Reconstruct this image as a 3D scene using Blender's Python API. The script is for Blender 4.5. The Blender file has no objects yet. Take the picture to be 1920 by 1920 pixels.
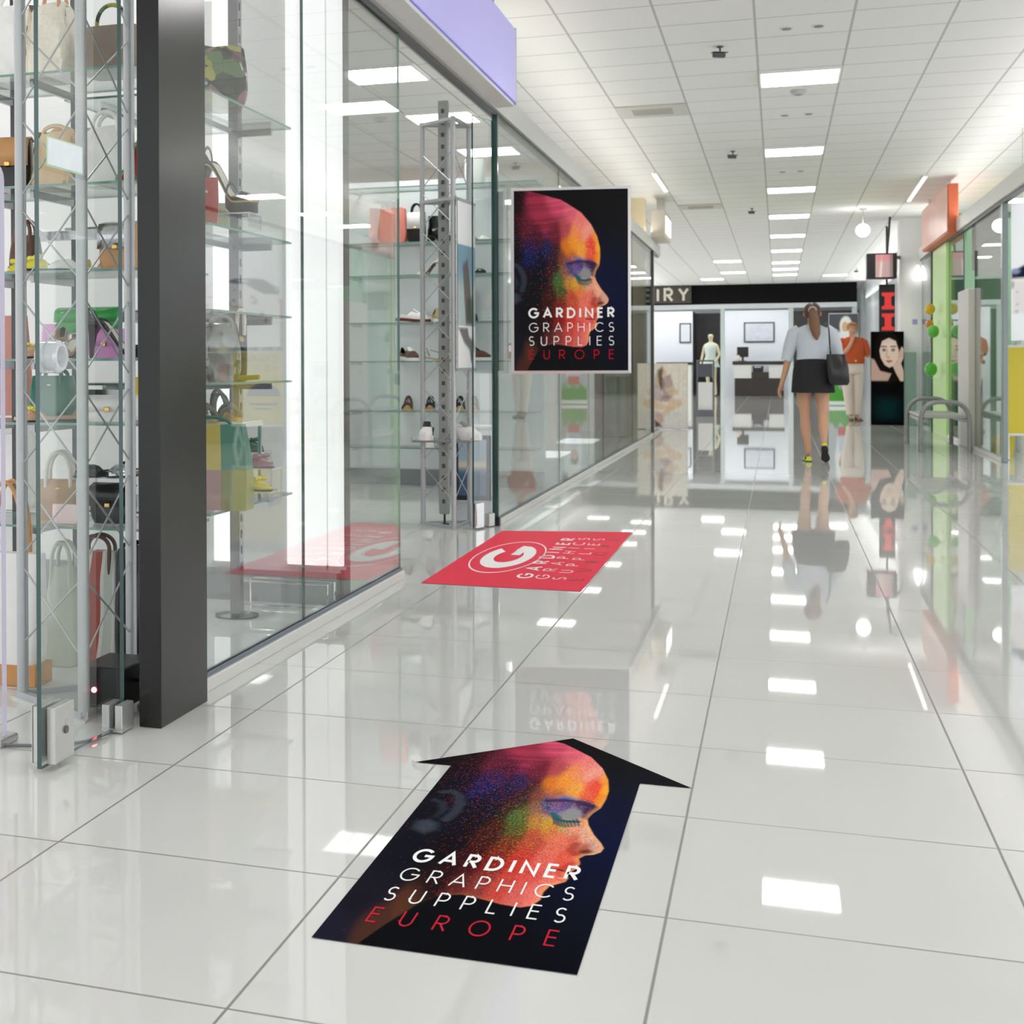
import bpy, math, random
import numpy as np
from mathutils import Vector, Matrix, Euler
random.seed(4); RNG = np.random.default_rng(7)
SC = bpy.context.scene
COL = SC.collection
PI = math.pi

# ------------------------------------------------------------------ camera, world, exposure
FPX, CX, CY = 2702.5, 450.5, 700.8
CAM_LOC = Vector((0, 0, 0.979)); YAW, PITCH, ROLL = 0.3573, 0.0063, -0.0041
fw = Vector((-math.sin(YAW), math.cos(YAW), 0)); rt = Vector((math.cos(YAW), math.sin(YAW), 0)); up = Vector((0, 0, 1))
f2 = fw*math.cos(PITCH) - up*math.sin(PITCH); u2 = up*math.cos(PITCH) + fw*math.sin(PITCH)
r3 = rt*math.cos(ROLL) + u2*math.sin(ROLL); u3 = u2*math.cos(ROLL) - rt*math.sin(ROLL)
cam = bpy.data.cameras.new('camera'); cam_ob = bpy.data.objects.new('camera', cam); COL.objects.link(cam_ob)
cam_ob.matrix_world = Matrix(((r3.x, u3.x, -f2.x, CAM_LOC.x), (r3.y, u3.y, -f2.y, CAM_LOC.y), (r3.z, u3.z, -f2.z, CAM_LOC.z), (0, 0, 0, 1)))
cam.sensor_width = 36.0; cam.lens = FPX/1920*36
cam.shift_x = 0.5 - CX/1920; cam.shift_y = CY/1920 - 0.5
cam.clip_start = 0.05; cam.clip_end = 200
cam.dof.use_dof = True; cam.dof.focus_distance = 3.7; cam.dof.aperture_fstop = 10.5
SC.camera = cam_ob

W = bpy.data.worlds.new('world'); SC.world = W; W.use_nodes = True
W.node_tree.nodes['Background'].inputs[0].default_value = (0.97, 0.98, 1.0, 1)
W.node_tree.nodes['Background'].inputs[1].default_value = 1.6
SC.view_settings.view_transform = 'Standard'; SC.view_settings.look = 'None'
SC.view_settings.exposure = 0.12; SC.view_settings.gamma = 1.0; SC.view_settings.use_curve_mapping = False
LAMP = 18.5          # radiance of the ceiling light diffusers
SC.cycles.max_bounces = 14; SC.cycles.transparent_max_bounces = 40
SC.cycles.diffuse_bounces = 6; SC.cycles.glossy_bounces = 6; SC.cycles.transmission_bounces = 8
SC.cycles.sample_clamp_indirect = 6.0
SC.cycles.use_denoising = True

# ------------------------------------------------------------------ geometry helpers
def at(px, py, Y):
    """point of the world plane y = Y seen at a pixel of the photograph (for measuring sizes)"""
    d = r3*((px-CX)/FPX) - u3*((py-CY)/FPX) + f2
    return CAM_LOC + d*(Y/d.y)
def xat(px, Y): return at(px, 700, Y).x
def zat(px, py, Y): return at(px, py, Y).z
def onx(px, py, X):
    d = r3*((px-CX)/FPX) - u3*((py-CY)/FPX) + f2
    return CAM_LOC + d*(X/d.x)
def onz(px, py, Z=0):
    d = r3*((px-CX)/FPX) - u3*((py-CY)/FPX) + f2
    return CAM_LOC + d*((Z-CAM_LOC.z)/d.z)

def lin(c):
    c = c/255 if c > 1 else c
    return c/12.92 if c <= 0.04045 else ((c+0.055)/1.055)**2.4
def rgb(h):
    h = h.lstrip('#'); return tuple(lin(int(h[i:i+2], 16)/255) for i in (0, 2, 4))

class MB:
    def __init__(s): s.v = []; s.f = []; s.m = []; s.cur = 0
    def add(s, vs, fs):
        o = len(s.v); s.v += [tuple(p) for p in vs]
        for f in fs: s.f.append([i+o for i in f]); s.m.append(s.cur)
        return s
    def box(s, x0, x1, y0, y1, z0, z1, b=0.0):
        if b <= 0:
            v = [(x, y, z) for z in (z0, z1) for y in (y0, y1) for x in (x0, x1)]
            return s.add(v, [(0,2,3,1),(4,5,7,6),(0,1,5,4),(2,6,7,3),(0,4,6,2),(1,3,7,5)])
        b = min(b, (x1-x0)/2.01, (y1-y0)/2.01, (z1-z0)/2.01)
        def ring(i, z): # chamfered rectangle
            return [(x0+i+(b if i == 0 else b*.6), y0+i, z), (x1-i-(b if i == 0 else b*.6), y0+i, z), (x1-i, y0+i+b, z), (x1-i, y1-i-b, z),
                    (x1-i-b, y1-i, z), (x0+i+b, y1-i, z), (x0+i, y1-i-b, z), (x0+i, y0+i+b, z)]
        R = [ring(b*.7, z0), ring(0, z0+b), ring(0, z1-b), ring(b*.7, z1)]
        return s.loft(R)
    def loft(s, rings, cap=True, close=True):
        n = len(rings[0]); vs = [p for r in rings for p in r]; fs = []
        for i in range(len(rings)-1):
            for j in range(n if close else n-1):
                a = i*n+j; b2 = i*n+(j+1) % n
                fs.append((a, b2, b2+n, a+n))
        if cap: fs.append(tuple(reversed(range(n)))); fs.append(tuple(range((len(rings)-1)*n, len(rings)*n)))
        return s.add(vs, fs)
    def tube(s, pts, r, n=8, closed=False, cap=True, flat=1.0):
        pts = [Vector(p) for p in pts]; N = len(pts); rings = []; ref = None
        for i, p in enumerate(pts):
            if closed: t = pts[(i+1) % N]-pts[i-1]
            else: t = pts[min(i+1, N-1)]-pts[max(i-1, 0)]
            t.normalize()
            if ref is None:
                ref = Vector((0, 0, 1)) if abs(t.z) < .9 else Vector((1, 0, 0))
            a = t.cross(ref); 
            if a.length < 1e-6: a = t.cross(Vector((0, 1, 0.01)))
            a.normalize(); b2 = a.cross(t).normalized(); ref = b2
            ri = r[i] if isinstance(r, (list, tuple)) else r
            rings.append([p + a*(ri*math.cos(2*PI*k/n)) + b2*(ri*flat*math.sin(2*PI*k/n)) for k in range(n)])
        if closed: rings.append(rings[0]); return s.loft(rings, cap=False)
        return s.loft(rings, cap=cap)
    def bar(s, p, q, w, h=None):  # square bar
        h = h or w; p = Vector(p); q = Vector(q); t = (q-p).normalized()
        ref = Vector((0, 0, 1)) if abs(t.z) < .95 else Vector((1, 0, 0))
        a = t.cross(ref).normalized()*w/2; b2 = a.cross(t).normalized()*h/2
        return s.loft([[c+a+b2, c-a+b2, c-a-b2, c+a-b2] for c in (p, q)])
    def lathe(s, prof, n=20, c=(0, 0, 0), cap=True):
        return s.loft([[(c[0]+r*math.cos(2*PI*k/n), c[1]+r*math.sin(2*PI*k/n), c[2]+z) for k in range(n)] for r, z in prof], cap=cap)
    def ball(s, c, rx, ry=None, rz=None, n=14, m=9):
        ry = ry or rx; rz = rz or rx
        R = []
        for i in range(m):
            a = -PI/2*.985 + PI*.985*i/(m-1)
            R.append([(c[0]+rx*math.cos(a)*math.cos(2*PI*k/n), c[1]+ry*math.cos(a)*math.sin(2*PI*k/n), c[2]+rz*math.sin(a)) for k in range(n)])
        return s.loft(R)
    def prism(s, poly, axis, a, b):  # polygon in the two other axes, extruded
        def P(u, v, w): return {'x': (w, u, v), 'y': (u, w, v), 'z': (u, v, w)}[axis]
        return s.loft([[P(u, v, a) for u, v in poly], [P(u, v, b) for u, v in poly]])
    def xf(s, M): s.v = [tuple(M @ Vector(p)) for p in s.v]; return s
    def build(s, name, mats, parent=None, smooth=False, loc=None):
        me = bpy.data.meshes.new(name); me.from_pydata(s.v, [], s.f); 
        if not isinstance(mats, (list, tuple)): mats = [mats]
        for m in mats: me.materials.append(m)
        if len(mats) > 1: me.polygons.foreach_set('material_index', s.m)
        if smooth:
            me.polygons.foreach_set('use_smooth', [True]*len(me.polygons))
            if smooth != 'all': me.set_sharp_from_angle(angle=math.radians(42))
        me.validate(); me.update()
        import bmesh
        bm = bmesh.new(); bm.from_mesh(me); bmesh.ops.recalc_face_normals(bm, faces=bm.faces); bm.to_mesh(me); bm.free()
        o = bpy.data.objects.new(name, me); COL.objects.link(o)
        if parent: o.parent = parent
        if loc: o.location = loc
        return o

def tag(o, label=None, cat=None, group=None, kind=None):
    if label: o['label'] = label
    if cat: o['category'] = cat
    if group: o['group'] = group
    if kind: o['kind'] = kind
    return o
def thing(name, label, cat, loc=(0, 0, 0), rz=0, group=None):
    o = bpy.data.objects.new(name, None); COL.objects.link(o); o.empty_display_size = .1
    o.location = loc; o.rotation_euler = (0, 0, rz)
    return tag(o, label, cat, group)
def copy_tree(o, parent=None):
    c = o.copy(); COL.objects.link(c)
    if parent: c.parent = parent
    for ch in list(o.children): copy_tree(ch, c)
    return c
def arc(c, r, a0, a1, n, plane='xz'):
    out = []
    for i in range(n+1):
        a = math.radians(a0+(a1-a0)*i/n); u = r*math.cos(a); v = r*math.sin(a)
        out.append({'xz': (c[0]+u, c[1], c[2]+v), 'xy': (c[0]+u, c[1]+v, c[2]), 'yz': (c[0], c[1]+u, c[2]+v)}[plane])
    return out

# ------------------------------------------------------------------ materials
MATS = {}
def mat(name, col, rough=.5, metal=0, spec=.5, var=.06, scale=25, coat=0, emit=0, bump=0, alpha=1, trans=0, ior=1.5):
    if name in MATS: return MATS[name]
    if isinstance(col, str): col = rgb(col)
    m = bpy.data.materials.new(name); m.use_nodes = True; nt = m.node_tree; b = nt.nodes['Principled BSDF']
    b.inputs['Roughness'].default_value = rough; b.inputs['Metallic'].default_value = metal
    b.inputs['Specular IOR Level'].default_value = spec; b.inputs['Coat Weight'].default_value = coat
    b.inputs['Coat Roughness'].default_value = .05; b.inputs['IOR'].default_value = ior
    b.inputs['Transmission Weight'].default_value = trans
    if var > 0 or bump > 0:
        tc = nt.nodes.new('ShaderNodeTexCoord'); nz = nt.nodes.new('ShaderNodeTexNoise'); nz.inputs['Scale'].default_value = scale
        nz.inputs['Detail'].default_value = 3
        nt.links.new(tc.outputs['Object'], nz.inputs['Vector'])
        mx = nt.nodes.new('ShaderNodeMix'); mx.data_type = 'RGBA'
        mx.inputs['A'].default_value = (*[c*(1-var) for c in col], 1); mx.inputs['B'].default_value = (*[min(1, c*(1+var)) for c in col], 1)
        nt.links.new(nz.outputs['Fac'], mx.inputs['Factor']); nt.links.new(mx.outputs['Result'], b.inputs['Base Color'])
        if bump > 0:
            bp = nt.nodes.new('ShaderNodeBump'); bp.inputs['Strength'].default_value = bump; bp.inputs['Distance'].default_value = .01
            nt.links.new(nz.outputs['Fac'], bp.inputs['Height']); nt.links.new(bp.outputs['Normal'], b.inputs['Normal'])
    else: b.inputs['Base Color'].default_value = (*col, 1)
    if emit:
        b.inputs['Emission Color'].default_value = (*col, 1); b.inputs['Emission Strength'].default_value = emit
    MATS[name] = m; return m
def emis(name, col, s):
    if name in MATS: return MATS[name]
    m = bpy.data.materials.new(name); m.use_nodes = True; nt = m.node_tree; nt.nodes.clear()
    e = nt.nodes.new('ShaderNodeEmission'); o = nt.nodes.new('ShaderNodeOutputMaterial')
    if isinstance(col, str): col = rgb(col)
    e.inputs[0].default_value = (*col, 1); e.inputs[1].default_value = s
    nt.links.new(e.outputs[0], o.inputs[0]); MATS[name] = m; return m
def vcol(name, rough=.4, spec=.4, emit=0, coat=0):
    if name in MATS: return MATS[name]
    m = bpy.data.materials.new(name); m.use_nodes = True; nt = m.node_tree; b = nt.nodes['Principled BSDF']
    a = nt.nodes.new('ShaderNodeAttribute'); a.attribute_name = 'print'
    nt.links.new(a.outputs['Color'], b.inputs['Base Color'])
    b.inputs['Roughness'].default_value = rough; b.inputs['Specular IOR Level'].default_value = spec; b.inputs['Coat Weight'].default_value = coat
    if emit:
        nt.links.new(a.outputs['Color'], b.inputs['Emission Color']); b.inputs['Emission Strength'].default_value = emit
    MATS[name] = m; return m
def glass_mat(name, tint=(.975, .99, .985), ior=1.52, rough=0.0):
    if name in MATS: return MATS[name]
    m = bpy.data.materials.new(name); m.use_nodes = True; nt = m.node_tree; nt.nodes.clear()
    t = nt.nodes.new('ShaderNodeBsdfTransparent'); g = nt.nodes.new('ShaderNodeBsdfGlossy'); fr = nt.nodes.new('ShaderNodeFresnel')
    mx = nt.nodes.new('ShaderNodeMixShader'); o = nt.nodes.new('ShaderNodeOutputMaterial')
    ge = nt.nodes.new('ShaderNodeNewGeometry'); mm = nt.nodes.new('ShaderNodeMix'); mm.data_type = 'FLOAT'
    t.inputs[0].default_value = (*tint, 1); g.inputs['Roughness'].default_value = rough; fr.inputs[0].default_value = ior
    # both faces of the pane reflect like air-to-glass
    mm.inputs['A'].default_value = ior; mm.inputs['B'].default_value = 1/ior
    nt.links.new(ge.outputs['Backfacing'], mm.inputs['Factor']); nt.links.new(mm.outputs['Result'], fr.inputs[0])
    nt.links.new(fr.outputs[0], mx.inputs[0]); nt.links.new(t.outputs[0], mx.inputs[1]); nt.links.new(g.outputs[0], mx.inputs[2])
    nt.links.new(mx.outputs[0], o.inputs[0]); MATS[name] = m; return m
def tile_mat(name, base, line, size, ox, oy, lw, rough, spec, var, mottled=0.0, bump=True):
    m = bpy.data.materials.new(name); m.use_nodes = True; nt = m.node_tree; b = nt.nodes['Principled BSDF']; N = nt.nodes.new; L = nt.links.new
    tc = N('ShaderNodeTexCoord'); sp = N('ShaderNodeSeparateXYZ'); L(tc.outputs['Object'], sp.inputs[0])
    def M(op, a, b2=None):
        n = N('ShaderNodeMath'); n.operation = op
        for i, x in enumerate((a, b2)):
            if x is None: continue
            if isinstance(x, (int, float)): n.inputs[i].default_value = x
            else: L(x, n.inputs[i])
        return n.outputs[0]
    def edge(c, off):
        q = M('DIVIDE', M('SUBTRACT', c, off), size); fr = M('FRACT', q)
        return M('MINIMUM', fr, M('SUBTRACT', 1.0, fr)), M('FLOOR', q)
    ex, ix = edge(sp.outputs['X'], ox); ey, iy = edge(sp.outputs['Y'], oy)
    d = M('MULTIPLY', M('MINIMUM', ex, ey), size)
    mr = N('ShaderNodeMapRange'); L(d, mr.inputs['Value']); mr.inputs['From Min'].default_value = lw*.35; mr.inputs['From Max'].default_value = lw*.75
    wn = N('ShaderNodeTexWhiteNoise'); wn.noise_dimensions = '2D'
    cb = N('ShaderNodeCombineXYZ'); L(ix, cb.inputs[0]); L(iy, cb.inputs[1]); L(cb.outputs[0], wn.inputs['Vector'])
    nz = N('ShaderNodeTexNoise'); nz.inputs['Scale'].default_value = 2.2; nz.inputs['Detail'].default_value = 5; L(tc.outputs['Object'], nz.inputs['Vector'])
    k = M('ADD', M('MULTIPLY', M('SUBTRACT', wn.outputs['Value'], .5), var), M('MULTIPLY', M('SUBTRACT', nz.outputs['Fac'], .5), mottled))
    sc = N('ShaderNodeVectorMath'); sc.operation = 'SCALE'; sc.inputs[0].default_value = base; L(M('ADD', 1.0, k), sc.inputs['Scale'])
    mx = N('ShaderNodeMix'); mx.data_type = 'RGBA'; L(mr.outputs[0], mx.inputs['Factor']); mx.inputs['A'].default_value = (*line, 1); L(sc.outputs[0], mx.inputs['B'])
    L(mx.outputs['Result'], b.inputs['Base Color'])
    rr = M('ADD', M('MULTIPLY', M('SUBTRACT', 1.0, mr.outputs[0]), .4), rough); L(rr, b.inputs['Roughness'])
    b.inputs['Specular IOR Level'].default_value = spec
    return m

white = mat('white_paint', '#eceeec', .35, var=.02)
grey_paint = mat('grey_paint', '#b9bab6', .4, var=.03)
alu = mat('brushed_aluminium', '#c9c9c6', .35, .75, var=.05, scale=40)
tube_grey = mat('truss_grey', '#b4b7b8', .4, .35, var=.04)
chrome = mat('chrome', '#dddddd', .08, 1, var=0)
black_stone = mat('black_granite', '#131211', .2, spec=.4, var=.3, scale=120)
black_plastic = mat('black_plastic', '#161617', .3, var=.1)
rubber = mat('rubber', '#1c1d20', .6, var=.1)
gasket = mat('blue_grey_gasket', '#6d7680', .5, var=.05)
glass = glass_mat('clear_glass'); glass_green = glass_mat('green_tint_glass', (.955, .985, .97))
glass_edge = mat('glass_edge', '#274a46', .1, var=.15, spec=.8)
shelf_edge = mat('shelf_glass_edge', '#6f9a8c', .1, var=.1, spec=.8)
acrylic = glass_mat('clear_acrylic', (.97, .97, .99), 1.4)
# ------------------------------------------------------------------ the setting
FX0, FY0, CXO, CYO, CEIL = -1.9871, 2.6385, -0.1407, 11.8, 3.222
def struct(mb, name, m, **k): return tag(mb.build(name, m, **k), kind='structure')
floor_m = tile_mat('floor_tiles', rgb('#d3d3d0'), rgb('#85837e'), .6, FX0, FY0, .0046, .022, .42, .03, .05)
ceil_m = tile_mat('ceiling_tiles', rgb('#f0f0ee'), rgb('#c2c1bc'), .6, CXO, CYO, .014, .75, .2, .015, .03)
struct(MB().box(-9, 8, -2.5, 52, -.1, 0), 'floor', floor_m)
struct(MB().box(-9, 8, -2.5, 52, CEIL, CEIL+.1), 'ceiling', ceil_m)
wall_m = mat('shop_wall', '#e4e5e4', .3, var=.02, scale=4)
struct(MB().box(-7.1, -7.0, 5.6, 21.3, 0, CEIL), 'wall_left', wall_m)
struct(MB().box(-9, 8, 50, 50.1, 0, CEIL), 'wall_back', mat('far_wall', '#d9dde0', .5))
# party walls between the shops on the left
struct(MB().box(-7.0, -1.665, 5.62, 5.70, .13, CEIL), 'wall_display', mat('white_gloss_panel', '#dcdcdb', .22, spec=.6, var=.02, scale=3))
struct(MB().box(-7.0, -1.68, 5.60, 5.72, 0, .13), 'baseboard_display', mat('grey_skirting', '#8b9094', .35, var=.05))
struct(MB().box(-1.665, -1.650, 5.615, 5.705, 0, 2.5), 'trim_1', mat('dark_profile', '#4a3f42', .3, var=.1))
swm = mat('blue_white_panel', '#e2e8eb', .3, var=.02, scale=3)
struct(MB().box(-7.0, -1.72, 11.4, 11.5, .13, 2.46), 'wall_shoe_shop', swm)
struct(MB().box(-7.0, -1.73, 11.385, 11.5, 0, .13), 'baseboard_shoe_shop', MATS['grey_skirting'])
pink_wall = mat('warm_white_wall', '#eadfd8', .45, var=.03, scale=3)
struct(MB().box(-7.0, -2.3, 16.2, 16.3, 0, CEIL), 'wall_boutique', pink_wall)
struct(MB().box(-7.0, -1.9, 21.2, 21.3, 0, CEIL), 'wall_corner', pink_wall)
# shop front on the left: header beam, kerbs, panes
struct(MB().box(-1.665, -1.575, 3.3, 21.4, 2.50, 2.645), 'beam_left', mat('header_grey', '#bfc0bc', .4, .2, var=.03))
struct(MB().box(-1.635, -1.60, 3.3, 21.4, 2.482, 2.50), 'trim_2', mat('dark_rail', '#5c5f61', .4, .3))
kerb_m = mat('kerb_aluminium', '#d4d4cf', .4, .15, var=.04, scale=15)
struct(MB().box(-1.650, -1.598, 3.89, 6.41, 0, .040, .003), 'trim_3', kerb_m)
struct(MB().box(-1.632, -1.608, 3.89, 6.41, .0402, .052), 'trim_4', gasket)
struct(MB().box(-1.625, -1.580, 8.70, 21.3, 0, .034, .003), 'trim_5', kerb_m)
struct(MB().box(-1.613, -1.592, 8.70, 21.3, .0342, .044), 'trim_6', gasket)
def pane(name, x, y0, y1, z0, z1, gm=None, t=.010, em=None):
    mb = MB().box(x-t/2, x+t/2, y0, y1, z0, z1)
    mb.m = [1, 1, 1, 1, 0, 0]        # bottom, top and the two end edges show the green of the glass
    return struct(mb, name, [gm or glass, em or glass_edge])
pane('window_1', -1.62, 3.895, 4.985, .052, 2.482)
pane('window_2', -1.62, 4.990, 6.405, .052, 2.482, em=shelf_edge)
yy = [8.72, 11.38, 14.4, 17.4, 20.2]
for i in range(4): pane('window_%d' % (i+3), -1.60, yy[i]+.003, yy[i+1]-.003, .044, 2.482, glass_green)
struct(MB().box(-1.625, -1.575, 20.2, 20.25, 0, 2.5), 'trim_7', mat('bronze_post', '#4d4a44', .3, .5))
struct(MB().box(-1.95, -1.70, 20.3, 20.55, 0, CEIL), 'pillar_cream', mat('cream_gloss', '#efe2bf', .2, .2, var=.05))
# black stone pilaster at the end of the glass front
struct(MB().box(-1.622, -1.557, 3.552, 3.888, 0, 2.5, .002), 'pillar_black', black_stone)
# shop front on the right
struct(MB().box(2.00, 2.12, 9.0, 24.3, 2.54, 2.70), 'beam_right', mat('header_white', '#d6d5d0', .4, .1, var=.03))
struct(MB().box(2.03, 2.08, 9.0, 24.3, 2.515, 2.54), 'trim_8', MATS['dark_rail'])
for i, (a, b) in enumerate([(9.0, 12.3), (15.75, 17.9), (18.95, 20.5), (22.3, 24.2)]):
    pane('window_%d' % (i+7), 2.055, a+.003, b-.003, .04, 2.515, glass_green if i > 0 else glass)
struct(MB().box(2.03, 2.08, 15.74, 20.5, 0, .04, .003), 'trim_9', kerb_m)
struct(MB().box(2.03, 2.08, 15.63, 15.74, 0, 2.515, .004), 'trim_10', mat('steel_post', '#7b8584', .25, .6))
struct(MB().box(2.02, 2.12, 20.52, 22.22, 0, 2.515), 'pillar_green', mat('lime_panel', '#c3e79a', .35, var=.03))
struct(MB().box(1.99, 2.13, 17.92, 18.94, 0, 1.80, .01), 'pillar_low', mat('stone_grey', '#cfcac3', .35, var=.04))
struct(MB().box(2.0, 2.06, 22.26, 22.33, 0, 2.515), 'trim_11', mat('door_jamb', '#4e625a', .3, .4))
struct(MB().box(1.77, 2.2, 24.6, 25.05, 0, CEIL, .01), 'pillar_white', mat('pillar_paint', '#f6f2f1', .3, spec=.4, var=.02))
struct(MB().box(2.13, 6.0, 19.4, 19.5, 0, 2.7), 'wall_green', mat('mint_wall', '#a9cfae', .5, var=.05))
struct(MB().box(2.4, 6.0, 17.7, 17.8, 0, 2.7), 'wall_toys', mat('pale_wall', '#dbe4e0', .5, var=.05))
struct(MB().box(2.15, 6.0, 24.25, 24.35, 0, CEIL), 'wall_side', mat('teal_wall', '#7fa294', .5, var=.08))
# far shop at the end of the corridor
struct(MB().box(-5.2, 2.06, 43.7, 44.0, 2.66, 3.222), 'beam_far', mat('black_fascia', '#09090a', .6, var=.1, spec=.15))
struct(MB().box(-5.2, 2.06, 43.66, 44.0, 2.53, 2.66), 'trim_12', mat('white_lintel', '#e6eaef', .4))
pw = mat('cool_white_panel', '#dfe5ec', .35, var=.02)
struct(MB().box(-1.50, 0.30, 45.5, 45.6, 0, 2.53), 'wall_far_panel', pw)
struct(MB().box(-4.9, -2.42, 45.5, 45.6, 0, 2.53), 'wall_far_left', pw)
pg = mat('pale_post', '#cdd8d6', .3, .1)
struct(MB().box(-1.56, -1.44, 43.7, 43.82, 0, 2.53), 'trim_13', pg)
struct(MB().box(0.27, 0.40, 43.7, 43.82, 0, 2.53), 'trim_14', pg)
struct(MB().box(1.93, 2.06, 43.7, 43.82, 0, 2.53), 'trim_15', pg)
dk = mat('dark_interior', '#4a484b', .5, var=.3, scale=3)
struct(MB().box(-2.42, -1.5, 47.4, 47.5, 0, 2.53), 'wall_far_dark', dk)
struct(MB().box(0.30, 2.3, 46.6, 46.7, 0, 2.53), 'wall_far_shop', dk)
struct(MB().box(2.25, 2.35, 25.05, 50, 0, CEIL), 'wall_far_right', mat('grey_glassy', '#c3caca', .25, var=.15, scale=2))
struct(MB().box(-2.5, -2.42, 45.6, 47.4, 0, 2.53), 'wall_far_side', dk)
# ------------------------------------------------------------------ ceiling fittings
ORD = ['nearest', 'second', 'third', 'fourth', 'fifth', 'sixth', 'seventh', 'eighth', 'ninth', 'tenth', 'eleventh', 'twelfth']
diff_m = emis('lamp_diffuser', (1.0, .985, .97), LAMP)
louvre_m = mat('lamp_louvre', '#f4f4f2', .3, var=0)
def make_lamp():
    t = thing('ceiling_light', '', 'light')
    MB().box(-.297, .297, -.297, .297, .010, .022).build('frame', louvre_m, t)
    mb = MB()
    for k in range(4): mb.box(-.28+.1425*k, -.28+.1425*k+.1325, -.28, .28, .004, .010)
    mb.build('diffuser', diff_m, t)
    mb = MB()
    for k in range(1, 4): mb.box(-.28+.1425*k-.008, -.28+.1425*k-.002, -.28, .28, -.004, .010)
    for s in (-1, 1): mb.box(-.29, .29, s*.288-.008, s*.288+.008, -.003, .010); mb.box(s*.288-.008, s*.288+.008, -.28, .28, -.003, .010)
    mb.build('louvre', louvre_m, t)
    return t
lamp0 = make_lamp(); used = [False]
def lamp(x, y, label, group):
    o = lamp0 if not used[0] else copy_tree(lamp0); used[0] = True
    o.location = (x, y, CEIL-.0225); o['label'] = label; o['group'] = group; return o
cx = CXO+.3
for i, k in enumerate([0, 7, 13, 19, 25, 31, 37, 41, 45]):
    lamp(cx, 12.1+.6*k, 'square white ceiling light, %s one of the row along the middle of the corridor' % ORD[i], 'corridor ceiling lights')
for i, y in enumerate([8.2-.3, 4.3, .7]):
    lamp(cx, y, 'square ceiling light over the near corridor, %s' % ['just ahead of the floor arrow', 'above the floor arrow', 'overhead'][i], 'lights over the near corridor')
for i, y in enumerate([33.4, 37.6, 40.4]):
    lamp(cx-1.2-(.6 if i == 2 else 0), y, 'far square ceiling light left of the middle row, %s' % ORD[i], 'far left ceiling lights')
lamp(cx+1.2, 39.8, 'far square ceiling light right of the middle row', 'far right ceiling light')
for i, y in enumerate([4.6, 8.2, 10.8, 12.9, 15.1, 18.5]):
    lamp(cx-3.0, y, 'square ceiling light inside the left shops near the glass front, %s' % ORD[i], 'left shop ceiling lights')
for i, y in enumerate([4.0, 10.0, 20.0, 26.0]):
    lamp(cx-5.7, y, 'square ceiling light deep inside the left shops, %s' % ORD[i], 'deep left shop ceiling lights')
for i, y in enumerate([11.0, 14.5, 18.0, 20.4, 22.4]):
    lamp(cx+3.0, y, 'square ceiling light over the right shops, %s' % ORD[i], 'right shop ceiling lights')
for i, x in enumerate([-2.0, -.6, .8]):
    lamp(x, 44.4, 'square ceiling light inside the far shop, %s' % ['left', 'middle', 'right'][i], 'far shop lights')
for i, x in enumerate([-4.2, -3.0]): lamp(x, 44.4, 'square ceiling light over the left counter of the far shop, %s' % ['outer', 'inner'][i], 'far shop lights')  # extra lamps added to brighten the far shop
for i, y in enumerate([25.5, 29.0, 32.5, 36.0, 39.5]): lamp(-4.4, y, 'square ceiling light over the side passage on the left, %s' % ORD[i], 'side passage lights')  # extra row of lamps added to lift the dark far ceiling
# ventilation plates let into the ceiling
def vent(x, y, lab):
    t = thing('ceiling_vent', lab, 'vent', (x, y, CEIL-.012), group='ceiling ventilation plates')
    MB().box(-.297, .297, -.297, .297, 0, .011, .003).build('plate', mat('vent_plate', '#d3d1ca', .5), t)
    mb = MB()
    for k in range(7): mb.box(-.17, .17, -.15+.045*k, -.135+.045*k, -.006, .001)
    mb.build('slats', mat('vent_slat', '#c2bfb6', .5), t)
vent(CXO-.9, 13.3, 'beige square ventilation plate in the ceiling, nearest one')
vent(CXO-.9, 21.7, 'beige square ventilation plate in the ceiling, farther one')
# security cameras hanging from the ceiling
def cctv(px, py, lab, i):
    p = onz(px, py, CEIL-.05)
    t = thing('security_camera', lab, 'camera', (p.x, p.y, CEIL), rz=.5, group='ceiling security cameras'); t.scale = (.75, .75, .8)
    dm = mat('camera_grey', '#55565a', .4)
    MB().lathe([(.03, -.012), (.03, 0)], 12).build('mount', dm, t)
    MB().tube([(0, 0, -.01), (0, 0, -.075)], .009).build('stem', dm, t)
    MB().box(-.07, .05, -.022, .022, -.10, -.058, .008).build('housing', dm, t)
    MB().box(-.078, .07, -.028, .028, -.058, -.052).build('sunshield', dm, t)
cctv(1350, 100, 'small dark camera under the ceiling nearest the viewer', 0)
cctv(1374, 292, 'small dark camera under the ceiling, second along the corridor', 1)
cctv(1410, 397, 'small dark camera under the ceiling, third along the corridor', 2)
cctv(1606, 508, 'tiny dark camera under the far ceiling by the white pillar', 3)
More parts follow.
